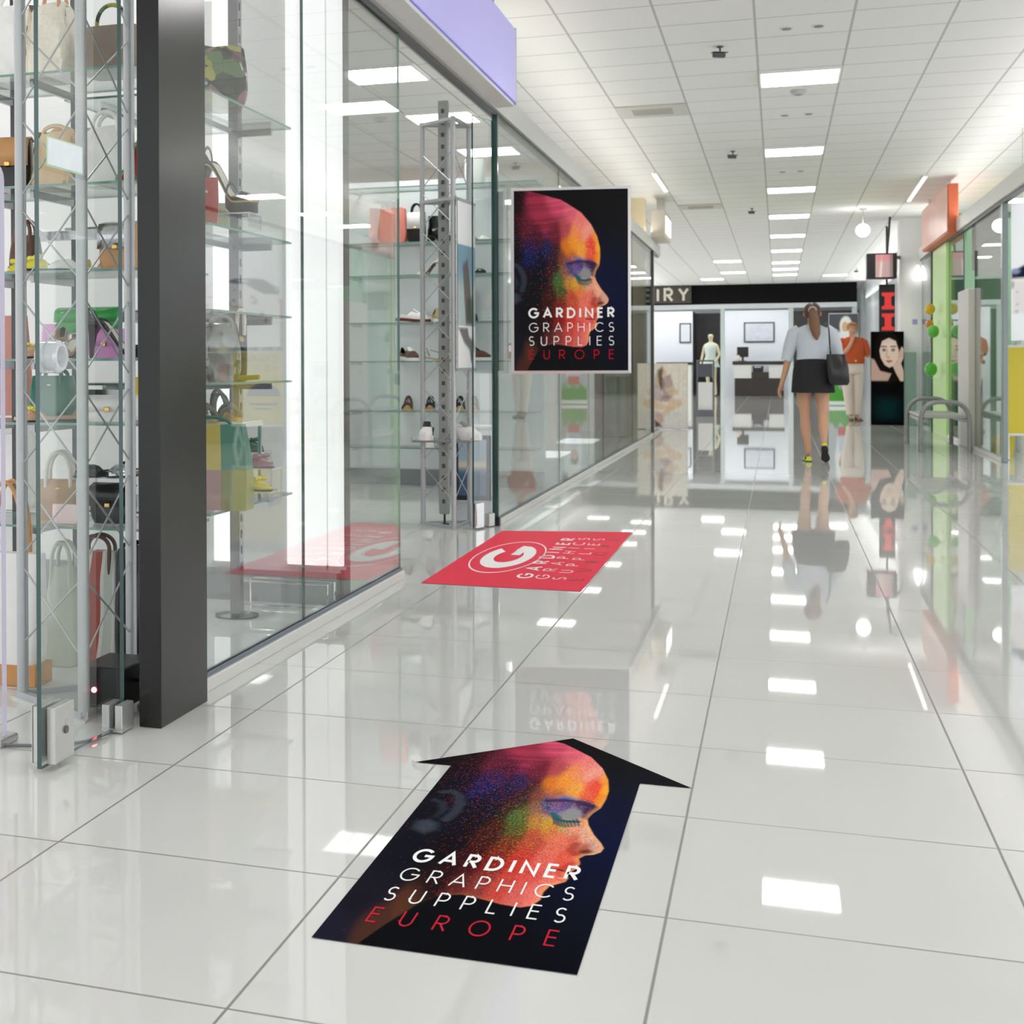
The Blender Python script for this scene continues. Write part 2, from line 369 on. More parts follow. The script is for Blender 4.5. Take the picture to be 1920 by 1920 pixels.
# pairs of small downlight spots
def spot(x, y, lab):
    t = thing('recessed_spotlight', lab, 'spotlight', (x, y, CEIL), group='recessed spotlight pairs')
    for s in (-1, 1):
        MB().lathe([(.045, -.006), (.045, 0)], 14, (s*.10, 0, 0)).build('trim_ring', mat('spot_ring', '#dcdcd8', .4), t)
        MB().lathe([(.028, -.012), (.030, -.005)], 12, (s*.10, 0, 0)).build('lamp_cap', mat('spot_dark', '#8a8781', .4), t)
for i, (px, py) in enumerate([(1505, 50), (1494, 214), (1484, 321)]):
    p = onz(px, py, CEIL); spot(p.x, p.y, 'pair of small grey recessed spotlights in the corridor ceiling, %s pair' % ORD[i])
p = onz(1497, 169, CEIL)
t = thing('smoke_detector', 'round flat grey detector behind the nearest corridor light', 'detector', (p.x, p.y, CEIL))
MB().lathe([(.045, -.035), (.06, -.022), (.065, 0)], 18).build('cover', mat('detector_grey', '#c9c8c3', .5), t)
MB().lathe([(.02, -.045), (.03, -.034)], 12).build('sensor', mat('detector_dark', '#a5a29b', .5), t)
p = at(1618, 432, 22.9)
t = thing('globe_lamp', 'round glowing globe lamp under the ceiling before the white pillar', 'lamp', (p.x, p.y, CEIL))
MB().lathe([(.05, -.02), (.05, 0)], 14).build('ceiling_cup', grey_paint, t)
MB().tube([(0, 0, -.02), (0, 0, p.z-CEIL+.05)], .008, 8).build('stem', grey_paint, t)
MB().ball((0, 0, p.z-CEIL), .095).build('globe', emis('globe_glow', (1, .96, .95), 18), t, True)
# narrow strips: a linear light on the left, an imitated reflection on the right
def strip(p, q, lab):
    a = onz(*p, CEIL); b = onz(*q, CEIL)
    t = thing('strip_light', lab, 'light', (a.x, a.y, CEIL), group='narrow ceiling strip lights')
    dx, dy = b.x-a.x, b.y-a.y
    MB().bar((0, 0, -.012), (dx, dy, -.012), .06, .022).build('housing', louvre_m, t)
    MB().bar((0, 0, -.025), (dx, dy, -.025), .04, .006).build('tube', emis('strip_glow', (1, .93, .80), 2.5), t)
strip((1226, 322), (1249, 356), 'thin bright strip light in the ceiling on the left')
strip((1735, 328), (1704, 374), 'thin warm strip light in the ceiling on the right')

# warm unseen uplights added to brighten the ceiling, two along the shop-front beams
def add_uplight(x, y0, y1, w, col):
    d = bpy.data.lights.new('cove_light', 'AREA'); d.shape = 'RECTANGLE'; d.size = .06; d.size_y = y1-y0; d.energy = w; d.color = col
    o = bpy.data.objects.new('cove_light', d); COL.objects.link(o); o.location = (x, (y0+y1)/2, 2.72); o.rotation_euler = (PI, 0, 0)
add_uplight(-1.62, 3.4, 21.2, 26, (1, .95, .88)); add_uplight(2.06, 9.2, 24.0, 28, (1, .96, .93)); add_uplight(-3.4, 22.0, 43.0, 36, (1, .97, .95)); add_uplight(2.2, 25.2, 43.0, 45, (1, .97, .95))
# ------------------------------------------------------------------ lettering drawn as ribbons
def _arc(cx, cy, rx, ry, a0, a1, n=18):
    return [(cx+rx*math.cos(math.radians(a0+(a1-a0)*i/n)), cy+ry*math.sin(math.radians(a0+(a1-a0)*i/n))) for i in range(n+1)]
GLYPH = {
 'G': (1.0, [_arc(.5, .5, .5, .5, 42, 360, 30)+[(.56, .5)]]),
 'A': (.86, [[(0, 0), (.43, 1), (.86, 0)], [(.15, .32), (.71, .32)]]),
 'R': (.60, [[(0, 0), (0, 1), (.30, 1)]+_arc(.30, .735, .27, .265, 90, -90, 12)+[(0, .47)], [(.24, .47), (.60, 0)]]),
 'D': (.74, [[(0, 0), (0, 1), (.26, 1)]+_arc(.26, .5, .48, .5, 90, -90, 16)+[(0, 0)]]),
 'I': (0.0, [[(0, 0), (0, 1)]]),
 'N': (.74, [[(0, 0), (0, 1), (.74, 0), (.74, 1)]]),
 'E': (.50, [[(.50, 1), (0, 1), (0, 0), (.50, 0)], [(0, .54), (.46, .54)]]),
 'P': (.54, [[(0, 0), (0, 1), (.27, 1)]+_arc(.27, .72, .27, .28, 90, -90, 12)+[(0, .44)]]),
 'H': (.68, [[(0, 0), (0, 1)], [(.68, 0), (.68, 1)], [(0, .53), (.68, .53)]]),
 'C': (.90, [_arc(.5, .5, .5, .5, 42, 318, 26)]),
 'S': (.52, [_arc(.26, .745, .24, .255, 40, 262, 14)+_arc(.26, .26, .26, .26, 82, -140, 14)]),
 'U': (.62, [[(0, 1), (0, .31)]+_arc(.31, .31, .31, .31, 180, 360, 14)+[(.62, 1)]]),
 'L': (.46, [[(0, 1), (0, 0), (.46, 0)]]),
 'O': (1.0, [_arc(.5, .5, .5, .5, 0, 360, 36)]),
 'T': (.6, [[(0, 1), (.6, 1)], [(.3, 1), (.3, 0)]]),
 'Y': (.7, [[(0, 1), (.35, .5), (.7, 1)], [(.35, .5), (.35, 0)]]),
 'И': (.70, [[(0, 1), (0, 0), (.70, 1), (.70, 0)]]), 'Л': (.76, [[(0, 0), (.36, 1), (.76, 1), (.76, 0)]]), 'Ч': (.56, [[(0, 1), (0, .6), (.12, .46), (.56, .46)], [(.56, 1), (.56, 0)]]),
 'Ь': (.52, [[(0, 1), (0, 0), (.27, 0)]+_arc(.27, .28, .25, .28, -90, 90, 12)+[(0, .56)]]),
 'd': (.5, [_arc(.24, .27, .24, .27, 0, 360, 18), [(.5, 0), (.5, 1)]]),
 'o': (.5, [_arc(.25, .27, .25, .27, 0, 360, 18)]), 'f': (.3, [[(.1, 0), (.1, .8)]+_arc(.25, .8, .15, .2, 180, 60, 6), [(0, .54), (.28, .54)]]),
}
def ribbon(mb, pts, w, fn):
    n = len(pts); closed = n > 2 and math.dist(pts[0], pts[-1]) < 1e-6
    P = [Vector(p) for p in pts]
    if closed: P = P[:-1]; n -= 1
    L = []; R = []
    for i in range(n):
        a = P[i-1] if (i > 0 or closed) else None; b = P[(i+1) % n] if (i < n-1 or closed) else None
        d0 = (P[i]-a).normalized() if a is not None else None; d1 = (b-P[i]).normalized() if b is not None else None
        if d0 is None: d0 = d1
        if d1 is None: d1 = d0
        n0 = Vector((-d0.y, d0.x)); n1 = Vector((-d1.y, d1.x)); m = n0+n1
        m = n0 if m.length < 1e-4 else m.normalized()
        k = min(1/max(.42, m.dot(n0)), 2.2)*w/2
        q = P[i].copy()
        if not closed and i == 0: q -= d1*0
        L.append(q+m*k); R.append(q-m*k)
    vs = [fn(p.x, p.y) for p in L]+[fn(p.x, p.y) for p in R]
    fs = [(i, (i+1) % n, n+(i+1) % n, n+i) for i in range(n if closed else n-1)]
    mb.add(vs, fs)
def text_line(mb, s, x0, x1, y0, h, w, fn, sx=1.0, sy=1.0, nz=(0, 0, 1)):
    """letters of one line spread evenly from x0 to x1 and stretched by sx, sy; fn maps sheet coordinates into space"""
    ws = [GLYPH[c][0]*h*sx for c in s]; gap = ((x1-x0)-sum(ws))/max(1, len(s)-1); x = x0; k = 0
    for c, cw in zip(s, ws):
        for st in GLYPH[c][1]:
            k += 1; e = .00005*(k % 3)      # strokes of a letter lie a hair above one another
            g = lambda a, b, x=x, e=e: tuple(p+e*q for p, q in zip(fn(x+a*sx, y0+b*sy), nz))
            ribbon(mb, [(px*h, py*h) for px, py in st], w*h, g)
        x += cw+gap

# ------------------------------------------------------------------ printed pictures: colour stored on a fine grid
def sdf(px, py, poly):
    """signed distance (negative inside) of points to a polygon"""
    P = np.array(poly, float); d = np.full(px.shape, 1e9); s = np.ones(px.shape); n = len(P)
    for i in range(n):
        a = P[i]; b = P[i-1]; ex, ey = b-a; wx = px-a[0]; wy = py-a[1]
        t = np.clip((wx*ex+wy*ey)/(ex*ex+ey*ey+1e-12), 0, 1)
        d = np.minimum(d, (wx-ex*t)**2+(wy-ey*t)**2)
        c1 = py >= a[1]; c2 = py < b[1]; c3 = ex*wy > ey*wx
        s = np.where((c1 & c2 & c3) | (~c1 & ~c2 & ~c3), -s, s)
    return s*np.sqrt(d)
def dline(px, py, pts):
    d = np.full(px.shape, 1e9); P = np.array(pts, float)
    for a, b in zip(P[:-1], P[1:]):
        e = b-a; wx = px-a[0]; wy = py-a[1]; t = np.clip((wx*e[0]+wy*e[1])/(e@e+1e-12), 0, 1)
        d = np.minimum(d, np.hypot(wx-e[0]*t, wy-e[1]*t))
    return d
def sm(a, b, x): t = np.clip((x-a)/(b-a), 0, 1); return t*t*(3-2*t)
def over(img, col, a): return img*(1-a[..., None])+np.array(col)*a[..., None]
def blend(px, py, pts):
    num = 0; den = 1e-9
    for x, y, r, c in pts:
        w = np.exp(-((px-x)**2+(py-y)**2)/(2*r*r)) + 1e-7
        num = num+w[..., None]*np.array(rgb(c)); den = den+w
    return num/den[..., None]
def smooth_noise(px, py, f, seed):
    r = np.random.default_rng(seed); G = r.random((64, 64)); x = px*f; y = py*f; xi = np.floor(x).astype(int); yi = np.floor(y).astype(int)
    fx = x-xi; fy = y-yi; fx = fx*fx*(3-2*fx); fy = fy*fy*(3-2*fy)
    g = lambda a, b: G[a % 64, b % 64]
    return (g(xi, yi)*(1-fx)+g(xi+1, yi)*fx)*(1-fy)+(g(xi, yi+1)*(1-fx)+g(xi+1, yi+1)*fx)*fy

PROFILE = [(-.3, 1.45), (.02, 1.36), (.22, 1.33), (.36, 1.30), (.44, 1.28), (.52, 1.262), (.60, 1.222), (.70, 1.168), (.785, 1.085), (.838, 1.0), (.862, .92), (.864, .86), (.856, .80), (.828, .758), (.816, .722),
 (.83, .688), (.872, .632), (.918, .588), (.937, .562), (.93, .538), (.905, .522), (.868, .512), (.848, .492), (.862, .468), (.858, .442), (.838, .42), (.826, .405), (.838, .388), (.832, .368), (.805, .354),
 (.776, .338), (.762, .308), (.764, .272), (.742, .242), (.70, .228), (.622, .231), (.53, .244), (.45, .252), (.37, .236), (.304, .186), (.235, .09), (.17, -.02), (-.3, -.02)]
FACE = [(.47, 1.235, .07, '#d8506e'), (.30, 1.20, .08, '#a5304a'), (.60, 1.17, .05, '#e8677a'), (.70, 1.10, .05, '#f07c7a'), (.40, 1.13, .07, '#9c2f45'), (.22, 1.08, .08, '#5c1a28'),
 (.30, 1.0, .06, '#48101b'), (.10, 1.02, .07, '#160a10'), (.46, 1.03, .06, '#6d1f30'), (.56, 1.06, .05, '#b84a52'), (.12, .92, .07, '#060816'), (.26, .91, .07, '#0f1a4a'), (.40, .92, .05, '#17224f'), (.36, .84, .06, '#0a0e22'), (.48, .90, .04, '#3a1c24'),
 (.57, .93, .045, '#e07b1c'), (.63, .96, .05, '#f59a28'), (.66, 1.03, .05, '#f58f55'), (.74, 1.04, .045, '#f7a08a'), (.78, .95, .04, '#ee4a36'), (.76, .88, .03, '#f0643c'), (.70, .90, .04, '#f6a63a'), (.845, .93, .022, '#fbab22'), (.85, .86, .02, '#f08a1c'), (.82, 1.0, .025, '#f6a040'),
 (.62, .86, .035, '#c0622e'), (.53, .86, .04, '#7a4034'), (.44, .80, .06, '#33191c'), (.60, .80, .035, '#3a3f78'), (.68, .815, .03, '#4a3a78'), (.76, .81, .025, '#453058'), (.66, .76, .03, '#6b5296'), (.74, .755, .025, '#8a86a8'), (.80, .77, .02, '#3a2c50'),
 (.55, .75, .035, '#8a5a48'), (.50, .70, .04, '#3f6b32'), (.52, .62, .045, '#3a5a2c'), (.58, .68, .03, '#c98a3c'), (.65, .66, .03, '#d9a832'), (.68, .62, .035, '#e0813c'), (.72, .66, .025, '#c9a860'), (.77, .66, .03, '#e8a080'), (.84, .62, .03, '#f0b49a'), (.89, .575, .025, '#d8a596'), (.86, .55, .02, '#b8604a'),
 (.80, .58, .03, '#e2705a'), (.72, .56, .045, '#ee7a62'), (.62, .55, .05, '#c8503c'), (.52, .53, .05, '#7d2a20'), (.42, .56, .06, '#3c1414'), (.60, .46, .05, '#d23a30'), (.70, .46, .04, '#ee7064'), (.79, .49, .03, '#e8604c'), (.50, .43, .05, '#8a1f1c'), (.40, .42, .06, '#2c0c10'),
 (.68, .37, .04, '#e0564e'), (.72, .30, .04, '#ee7a70'), (.66, .27, .04, '#d8685e'), (.58, .30, .05, '#c94a40'), (.50, .30, .05, '#8a3a34'), (.42, .29, .05, '#5a2422'), (.76, .34, .02, '#f9806a'),
 (.30, .70, .08, '#0b0a12'), (.15, .60, .08, '#0a0c18'), (.25, .50, .08, '#08070e'), (.14, .40, .09, '#0a0b16'), (.30, .30, .07, '#1c0f12'), (.10, .22, .09, '#14131f'), (.25, .20, .05, '#55301f'), (.18, .10, .05, '#4a2a20'), (.05, .03, .06, '#1b1a2a'), (.10, 1.2, .1, '#1c0a10'), (-.14, 1.04, .14, '#080506'), (.02, 1.10, .07, '#0f070a')]
BACK = [(.95, 1.1, .15, '#050507'), (.9, .6, .16, '#02103c'), (.98, .8, .1, '#020a2a'), (.95, .3, .12, '#030718'), (.5, .08, .2, '#04050a'), (.8, .1, .2, '#020306'), (1.05, 1.0, .12, '#101010'), (.6, 1.4, .2, '#040404')]
def paint_face(u, v, seed=3, speck=1.0):
    """painted face in profile, u across and v up the sheet"""
    k = .44; kv = 1.12; X = u*k; Y = v*kv
    img = blend(u, v*.72, [(a, b*.72, r, c) for a, b, r, c in BACK])
    d = sdf(X, Y, [(a*k, b*kv) for a, b in PROFILE])
    face = blend(u, v*.72, [(a, b*.72, r*.55, c) for a, b, r, c in FACE])
    rr = np.random.default_rng(seed)
    # combed hair: fine streaks sweeping back from the brow
    hair = sm(.84, .90, v-.22*np.clip(u-.35, 0, 1)*0+.10*np.clip(.5-u, 0, 1)) * sm(.62, .40, u-.35*(v-.95))
    st = smooth_noise(u*3+2.0*(v-1.0)**2, (v-.25*u*u+.12*u)*62, 1.0, 11)
    face = face*(1-hair[..., None]*.55*(st[..., None]-.25))
    # powder speckles
    cols = [('#f03a2a', .62, .45, .22, .10), ('#e8c020', .62, .62, .16, .05), ('#3a9a3a', .52, .64, .11, .14), ('#3a62d0', .30, .90, .16, .07), ('#d03030', .30, 1.02, .22, .08), ('#e04a34', .72, .98, .14, .12), ('#3b8ad0', .66, .77, .09, .16), ('#f7d0b8', .72, 1.02, .10, .10), ('#1c0c0c', .50, .55, .16, .28), ('#601818', .66, .55, .16, .10), ('#e83838', .70, .38, .12, .10), ('#f29a2a', .60, .70, .10, .12), ('#7a2c20', .85, .62, .06, .16)]
    for c, cu, cv, r, p in cols:
        w = np.exp(-((u-cu)**2+((v-cv)*.72)**2)/(2*r*r*.5))
        hit = (rr.random(u.shape) < p*w*speck)
        face = np.where(hit[..., None], face*.25+np.array(rgb(c))*.75, face)
    g = (rr.random(u.shape)-.5)*.30*speck*sm(-.2, .5, face.sum(-1))
    face = np.clip(face*(1+g[..., None]), 0, 1)
    # brow, closed eye, lashes, nostril, lips, ear
    def stroke(img, pts, w, c, a=1.0, soft=.006):
        return over(img, rgb(c), a*sm(w+soft, w-soft*.3, dline(X, Y, [(p*k, q*kv) for p, q in pts])))
    def blob(img, pts, c, a=1.0, soft=.006):
        return over(img, rgb(c), a*sm(soft, -soft, sdf(X, Y, [(p*k, q*kv) for p, q in pts])))
    face = stroke(face, [(.60, .815), (.68, .832), (.76, .822), (.83, .80)], .008, '#2c2550', .85, .010)
    face = stroke(face, [(.64, .845), (.72, .845)], .006, '#3f7fc4', .5, .010)
    face = blob(face, [(.665, .735), (.71, .775), (.765, .772), (.79, .745), (.765, .712), (.715, .708)], '#8f928c', .8, .008)
    face = stroke(face, [(.645, .735), (.69, .700), (.735, .694), (.775, .700)], .006, '#17656a', .95, .006)
    for i in range(9):
        a = .655+.014*i; face = stroke(face, [(a, .715-.02*math.sin(i*.4)), (a+.022, .672-.012*math.sin(i*.45))], .0016, '#0e4a56', .8, .003)
    face = blob(face, [(.835, .535), (.875, .548), (.905, .535), (.88, .521), (.845, .520)], '#3c1410', .75, .006)
    face = stroke(face, [(.815, .57), (.80, .535), (.825, .512)], .006, '#8a2c20', .6, .010)
    face = blob(face, [(.775, .432), (.81, .462), (.845, .478), (.866, .462), (.858, .44), (.826, .425)], '#c83a34', .85)
    face = blob(face, [(.77, .424), (.83, .418), (.842, .392), (.832, .366), (.80, .372)], '#e0554a', .85)
    face = stroke(face, [(.745, .424), (.79, .424), (.838, .416)], .003, '#5a1414', .9, .004)
    face = stroke(face, [(.805, .383), (.825, .385)], .003, '#f9b0a4', .7, .006)
    face = stroke(face, [(.065, .80), (.11, .815), (.155, .79), (.19, .735), (.195, .68), (.175, .625)], .007, '#343a46', .8, .010)
    face = blob(face, [(.05, .60), (.10, .62), (.15, .60), (.165, .565), (.12, .535), (.06, .555)], '#4a525e', .55, .014)
    face = stroke(face, [(.055, .745), (.10, .73), (.13, .69), (.11, .64)], .005, '#2a303c', .8, .010)
    face = blob(face, [(.06, .70), (.11, .69), (.12, .64), (.08, .62)], '#04050a', .8, .012)
    rim = sm(-.016, -.002, d)*sm(.30, .60, u)*sm(.98, .80, v)*sm(.22, .30, v)
    face = over(face, rgb('#ffb868'), rim*.45)
    m = sm(.0020, -.0020, d)
    return np.clip(img*(1-m[..., None])+face*m[..., None], 0, 1)

def printed(name, P, colors, m, parent=None):
    """grid of points P (rows, cols, 3) carrying a print colour"""
    r, c = P.shape[:2]; idx = np.arange(r*c).reshape(r, c)
    q = np.stack([idx[:-1, :-1], idx[:-1, 1:], idx[1:, 1:], idx[1:, :-1]], -1).reshape(-1, 4)
    me = bpy.data.meshes.new(name); me.vertices.add(r*c); me.vertices.foreach_set('co', P.reshape(-1).astype(np.float32))
    me.loops.add(q.size); me.loops.foreach_set('vertex_index', q.reshape(-1).astype(np.int32))
    me.polygons.add(len(q)); me.polygons.foreach_set('loop_start', np.arange(0, q.size, 4).astype(np.int32))
    me.update(); me.validate()
    at_ = me.attributes.new('print', 'FLOAT_COLOR', 'POINT')
    at_.data.foreach_set('color', np.concatenate([colors.reshape(-1, 3), np.ones((r*c, 1))], 1).reshape(-1).astype(np.float32))
    me.materials.append(m); o = bpy.data.objects.new(name, me); COL.objects.link(o)
    if parent: o.parent = parent
    return o
def sheet(name, w, h, nx, ny, fn, m, parent, origin=(0, 0, 0), ax=(1, 0, 0), ay=(0, 0, 1)):
    """flat printed sheet: fn(u, v) -> linear rgb, u and v from 0 to 1"""
    u, v = np.meshgrid(np.linspace(0, 1, nx), np.linspace(0, 1, ny))
    O = np.array(origin, float); A = np.array(ax, float)*w; B = np.array(ay, float)*h
    return printed(name, O+u[..., None]*A+v[..., None]*B, fn(u, v), m, parent)
print_satin = vcol('printed_vinyl', .6, .015); print_gloss = vcol('printed_gloss', .12, .5)
white_ink = mat('white_ink', '#fafaf8', .5, var=0, spec=.2); red_ink = mat('red_ink', '#c60a28', .5, var=0, spec=.08); dark_ink = mat('dark_ink', '#5e1420', .4, var=0)

# ------------------------------------------------------------------ floor stickers and the hanging poster
t = thing('floor_sticker', 'arrow-shaped floor sticker with a colourful painted face on black', 'floor sticker', (-.748, 2.34, 0))
AW, AH = .445, 1.12
def grid(u, v, z=.0016): return np.stack([u*AW, v*AH, np.full(u.shape, z)], -1)
u, v = np.meshgrid(np.linspace(0, 1, 300), np.linspace(0, 1, 520)); P = grid(u, v); 
C1 = paint_face(u, v)
s_, t_ = np.meshgrid(np.linspace(0, 1, 330), np.linspace(0, .999, 170))
ux = (-.20+(.552+.20)*t_)*(1-s_)+(1.258+(.552-1.258)*t_)*s_; vx = 1.0+.318*t_
C2 = paint_face(ux, vx)
printed('arrow_shaft', P, C1, print_satin, t); printed('arrow_head', grid(ux, vx), C2, print_satin, t)
fl = lambda x, y: (x, y, .0024)
AR = dict(sx=.95, sy=1.9)
mb = MB(); text_line(mb, 'GARDINER', .070, .388, .428, .036, .20, fl, **AR); tag(mb.build('lettering', white_ink, t), 'bold white lettering')
mb = MB(); text_line(mb, 'GRAPHICS', .070, .394, .318, .035, .095, fl, **AR); text_line(mb, 'SUPPLIES', .070, .394, .208, .035, .095, fl, **AR)
tag(mb.build('lettering', white_ink, t), 'thin white lettering')
mb = MB(); text_line(mb, 'EUROPE', .068, .394, .100, .035, .095, fl, **AR); tag(mb.build('lettering', red_ink, t), 'red lettering')

t = thing('floor_sticker', 'red rectangular floor sticker with a white ringed G before the shop entrance', 'floor sticker', (-1.497, 6.30, 0))
RW, RH = .702, 2.22
red_vinyl = mat('red_vinyl', '#f0264a', .45, var=.03, scale=6, spec=.1)
MB().add([(0, 0, .0015), (RW, -.012, .0015), (RW+.002, 2.30, .0015), (-.018, 2.13, .0015)], [(0, 1, 2, 3)]).build('sheet', red_vinyl, t)
# the writing runs away along the corridor with its top to the left
fr = lambda x, y: (.402-y, x, .0024)
def rows(mb, s, bx, x0, x1, h, w): text_line(mb, s, x0, x1, 0, h, w, lambda x, y: (bx-y, x, .0024), sx=2.2)
mb = MB(); rows(mb, 'GARDINER', .435, .30, 1.86, .062, .19); mb.build('lettering', white_ink, t)
mb = MB(); rows(mb, 'GRAPHICS', .512, .30, 1.90, .056, .10); rows(mb, 'SUPPLIES', .592, .30, 1.90, .056, .10); mb.build('lettering', white_ink, t)
mb = MB(); rows(mb, 'EUROPE', .668, .30, 1.92, .056, .10); tag(mb.build('lettering', dark_ink, t), 'dark red lettering')
mb = MB(); ex = lambda a, k=1.0: (.215+.165*k*math.cos(a), 1.02+.62*k*math.sin(a), .0024)
n = 64; vs = [ex(2*PI*i/n, kk) for kk in (1.0, .965) for i in range(n)]
mb.add(vs, [(i, (i+1) % n, n+(i+1) % n, n+i) for i in range(n)]); mb.build('ring', white_ink, t)
mb = MB(); q = lambda x, y, z=.0024: (.215+.115*(1-2*y), 1.02+.43*(2*x-1), z)
ribbon(mb, _arc(.5, .5, .40, .40, 48, 340, 36), .24, q); ribbon(mb, [(.98, .40), (.56, .40)], .20, lambda x, y: q(x, y, .00245)); ribbon(mb, [(.9, .5), (.87, .36)], .22, lambda x, y: q(x, y, .0025))
tag(mb.build('logo', white_ink, t), 'bold white letter G')

pa = onx(957, 527, -1.585); pz0, pz1 = .915, 2.085
PW = .735
t = thing('hanging_poster', 'framed poster of a colourful painted face fixed beside the far shop window', 'poster', (pa.x+.004, pa.y, 0), rz=YAW*.55)
fr_m = mat('poster_frame', '#d9d6d6', .25, .2, var=.03)
MB().box(0, PW, .004, .035, pz0, pz1, .004).build('back_panel', mat('poster_back', '#8d8b8c', .4), t)
b = .018
mb = MB()
for q in ([(0, pz0), (PW, pz0), (PW-b, pz0+b), (b, pz0+b)], [(0, pz1), (b, pz1-b), (PW-b, pz1-b), (PW, pz1)], [(0, pz0), (b, pz0+b), (b, pz1-b), (0, pz1)], [(PW, pz0), (PW, pz1), (PW-b, pz1-b), (PW-b, pz0+b)]):
    mb.loft([[(x, .006, z) for x, z in q], [(x+(b*.35 if x < PW/2 else -b*.35)*(0), -.010 if (b*.5 < x < PW-b*.5) else -.004, z) for x, z in q]])
mb.build('frame', fr_m, t)
sheet('picture', PW-2*b, pz1-pz0-2*b, 230, 370, lambda u, v: paint_face(u+.105, .57+(v-.40)/.79, 5, .35), vcol('poster_print', .5, .12), t, (b, -.002, pz0+b))
pf = lambda x, y: (b+x*(PW-2*b), -.0035, pz0+b+y*(pz1-pz0-2*b))
def prow(s, y0, hh, w, m_, x0=.135, x1=.875, lab=None):
    mb = MB(); H = pz1-pz0-2*b; Wd = PW-2*b
    text_line(mb, s, x0*Wd, x1*Wd, y0*H, hh*H, w, lambda x, y: (b+x, -.0035, pz0+b+y), nz=(0, -1, 0)); tag(mb.build('lettering', m_, t), lab)
prow('GARDINER', .296, .048, .22, white_ink, lab='bold white lettering'); prow('GRAPHICS', .216, .048, .09, white_ink, lab='thin white lettering')
prow('SUPPLIES', .141, .048, .09, white_ink, lab='thin white lettering'); prow('EUROPE', .066, .048, .09, red_ink, lab='red lettering')
for z in (pz0+.16, pz1-.16):
    MB().box(-.012, .10, .012, .030, z-.02, z+.02).build('wall_bracket', alu, t)
# ------------------------------------------------------------------ shoes and bags
def leather(name, c, r=.32): return mat(name, c, r, var=.10, scale=30, spec=.5)
TAN = leather('tan_leather', '#c9945c'); CREAM = leather('cream_leather', '#efe6d8', .4); BLACK = leather('black_leather', '#1b1a1b', .22)
WHITE = leather('white_leather', '#f1efec', .3); BEIGE = leather('beige_leather', '#c8a184', .35); YELLOW = leather('yellow_patent', '#e2d84a', .18)
GREEN = leather('green_leather', '#2fa347', .25); PINK = leather('pink_leather', '#eaa0dc', .25); TEAL = leather('teal_leather', '#1f6b57', .35)
MAROON = leather('maroon_leather', '#6e2420', .3); GREYL = leather('grey_leather', '#8d8a86', .35); TAUPE = leather('taupe_leather', '#86776a', .4)
SILVER = mat('silver_sequins', '#c9c9cc', .18, .9, var=.35, scale=220); SEQ = mat('black_sequins', '#3a3a3c', .15, .5, var=.95, scale=260)
DGREEN = leather('dark_green_patent', '#1f5a48', .15); ROSE = leather('rose_patent', '#b98a92', .18); LEMON = leather('lemon_patent', '#d8c95a', .18)
NAVY = leather('navy_leather', '#20243a', .3); RED = leather('red_leather', '#a8322f', .3); BROWN = leather('brown_leather', '#5b3a2c', .35)
GOLD = mat('gold_metal', '#d9b36a', .2, 1, var=0); LINING = mat('shoe_lining', '#e3d8cb', .6); SOLE = mat('sole_rubber', '#2a2725', .6)
WSOLE = mat('white_sole', '#ecebe8', .5); WOODS = mat('wood_sole', '#c79f70', .5, var=.15, scale=60)
FLORAL = None
def floral_mat():
    m = bpy.data.materials.new('floral_print'); m.use_nodes = True; nt = m.node_tree; b = nt.nodes['Principled BSDF']
    tc = nt.nodes.new('ShaderNodeTexCoord'); v = nt.nodes.new('ShaderNodeTexVoronoi'); v.inputs['Scale'].default_value = 26
    r = nt.nodes.new('ShaderNodeValToRGB'); nt.links.new(tc.outputs['Object'], v.inputs['Vector'])
    s = nt.nodes.new('ShaderNodeSeparateColor'); nt.links.new(v.outputs['Color'], s.inputs[0]); nt.links.new(s.outputs[0], r.inputs[0])
    e = r.color_ramp.elements; e[0].color = (*rgb('#2e2f2a'), 1); e[1].color = (*rgb('#8a5a66'), 1); r.color_ramp.interpolation = 'CONSTANT'
    for p, c in ((.2, '#5d7a4a'), (.4, '#6b4a54'), (.55, '#a8a04e'), (.68, '#3a423a'), (.8, '#9a6a74')):
        q = e.new(p); q.color = (*rgb(c), 1)
    nt.links.new(r.outputs[0], b.inputs['Base Color']); b.inputs['Roughness'].default_value = .15; return m
FLORAL = floral_mat()

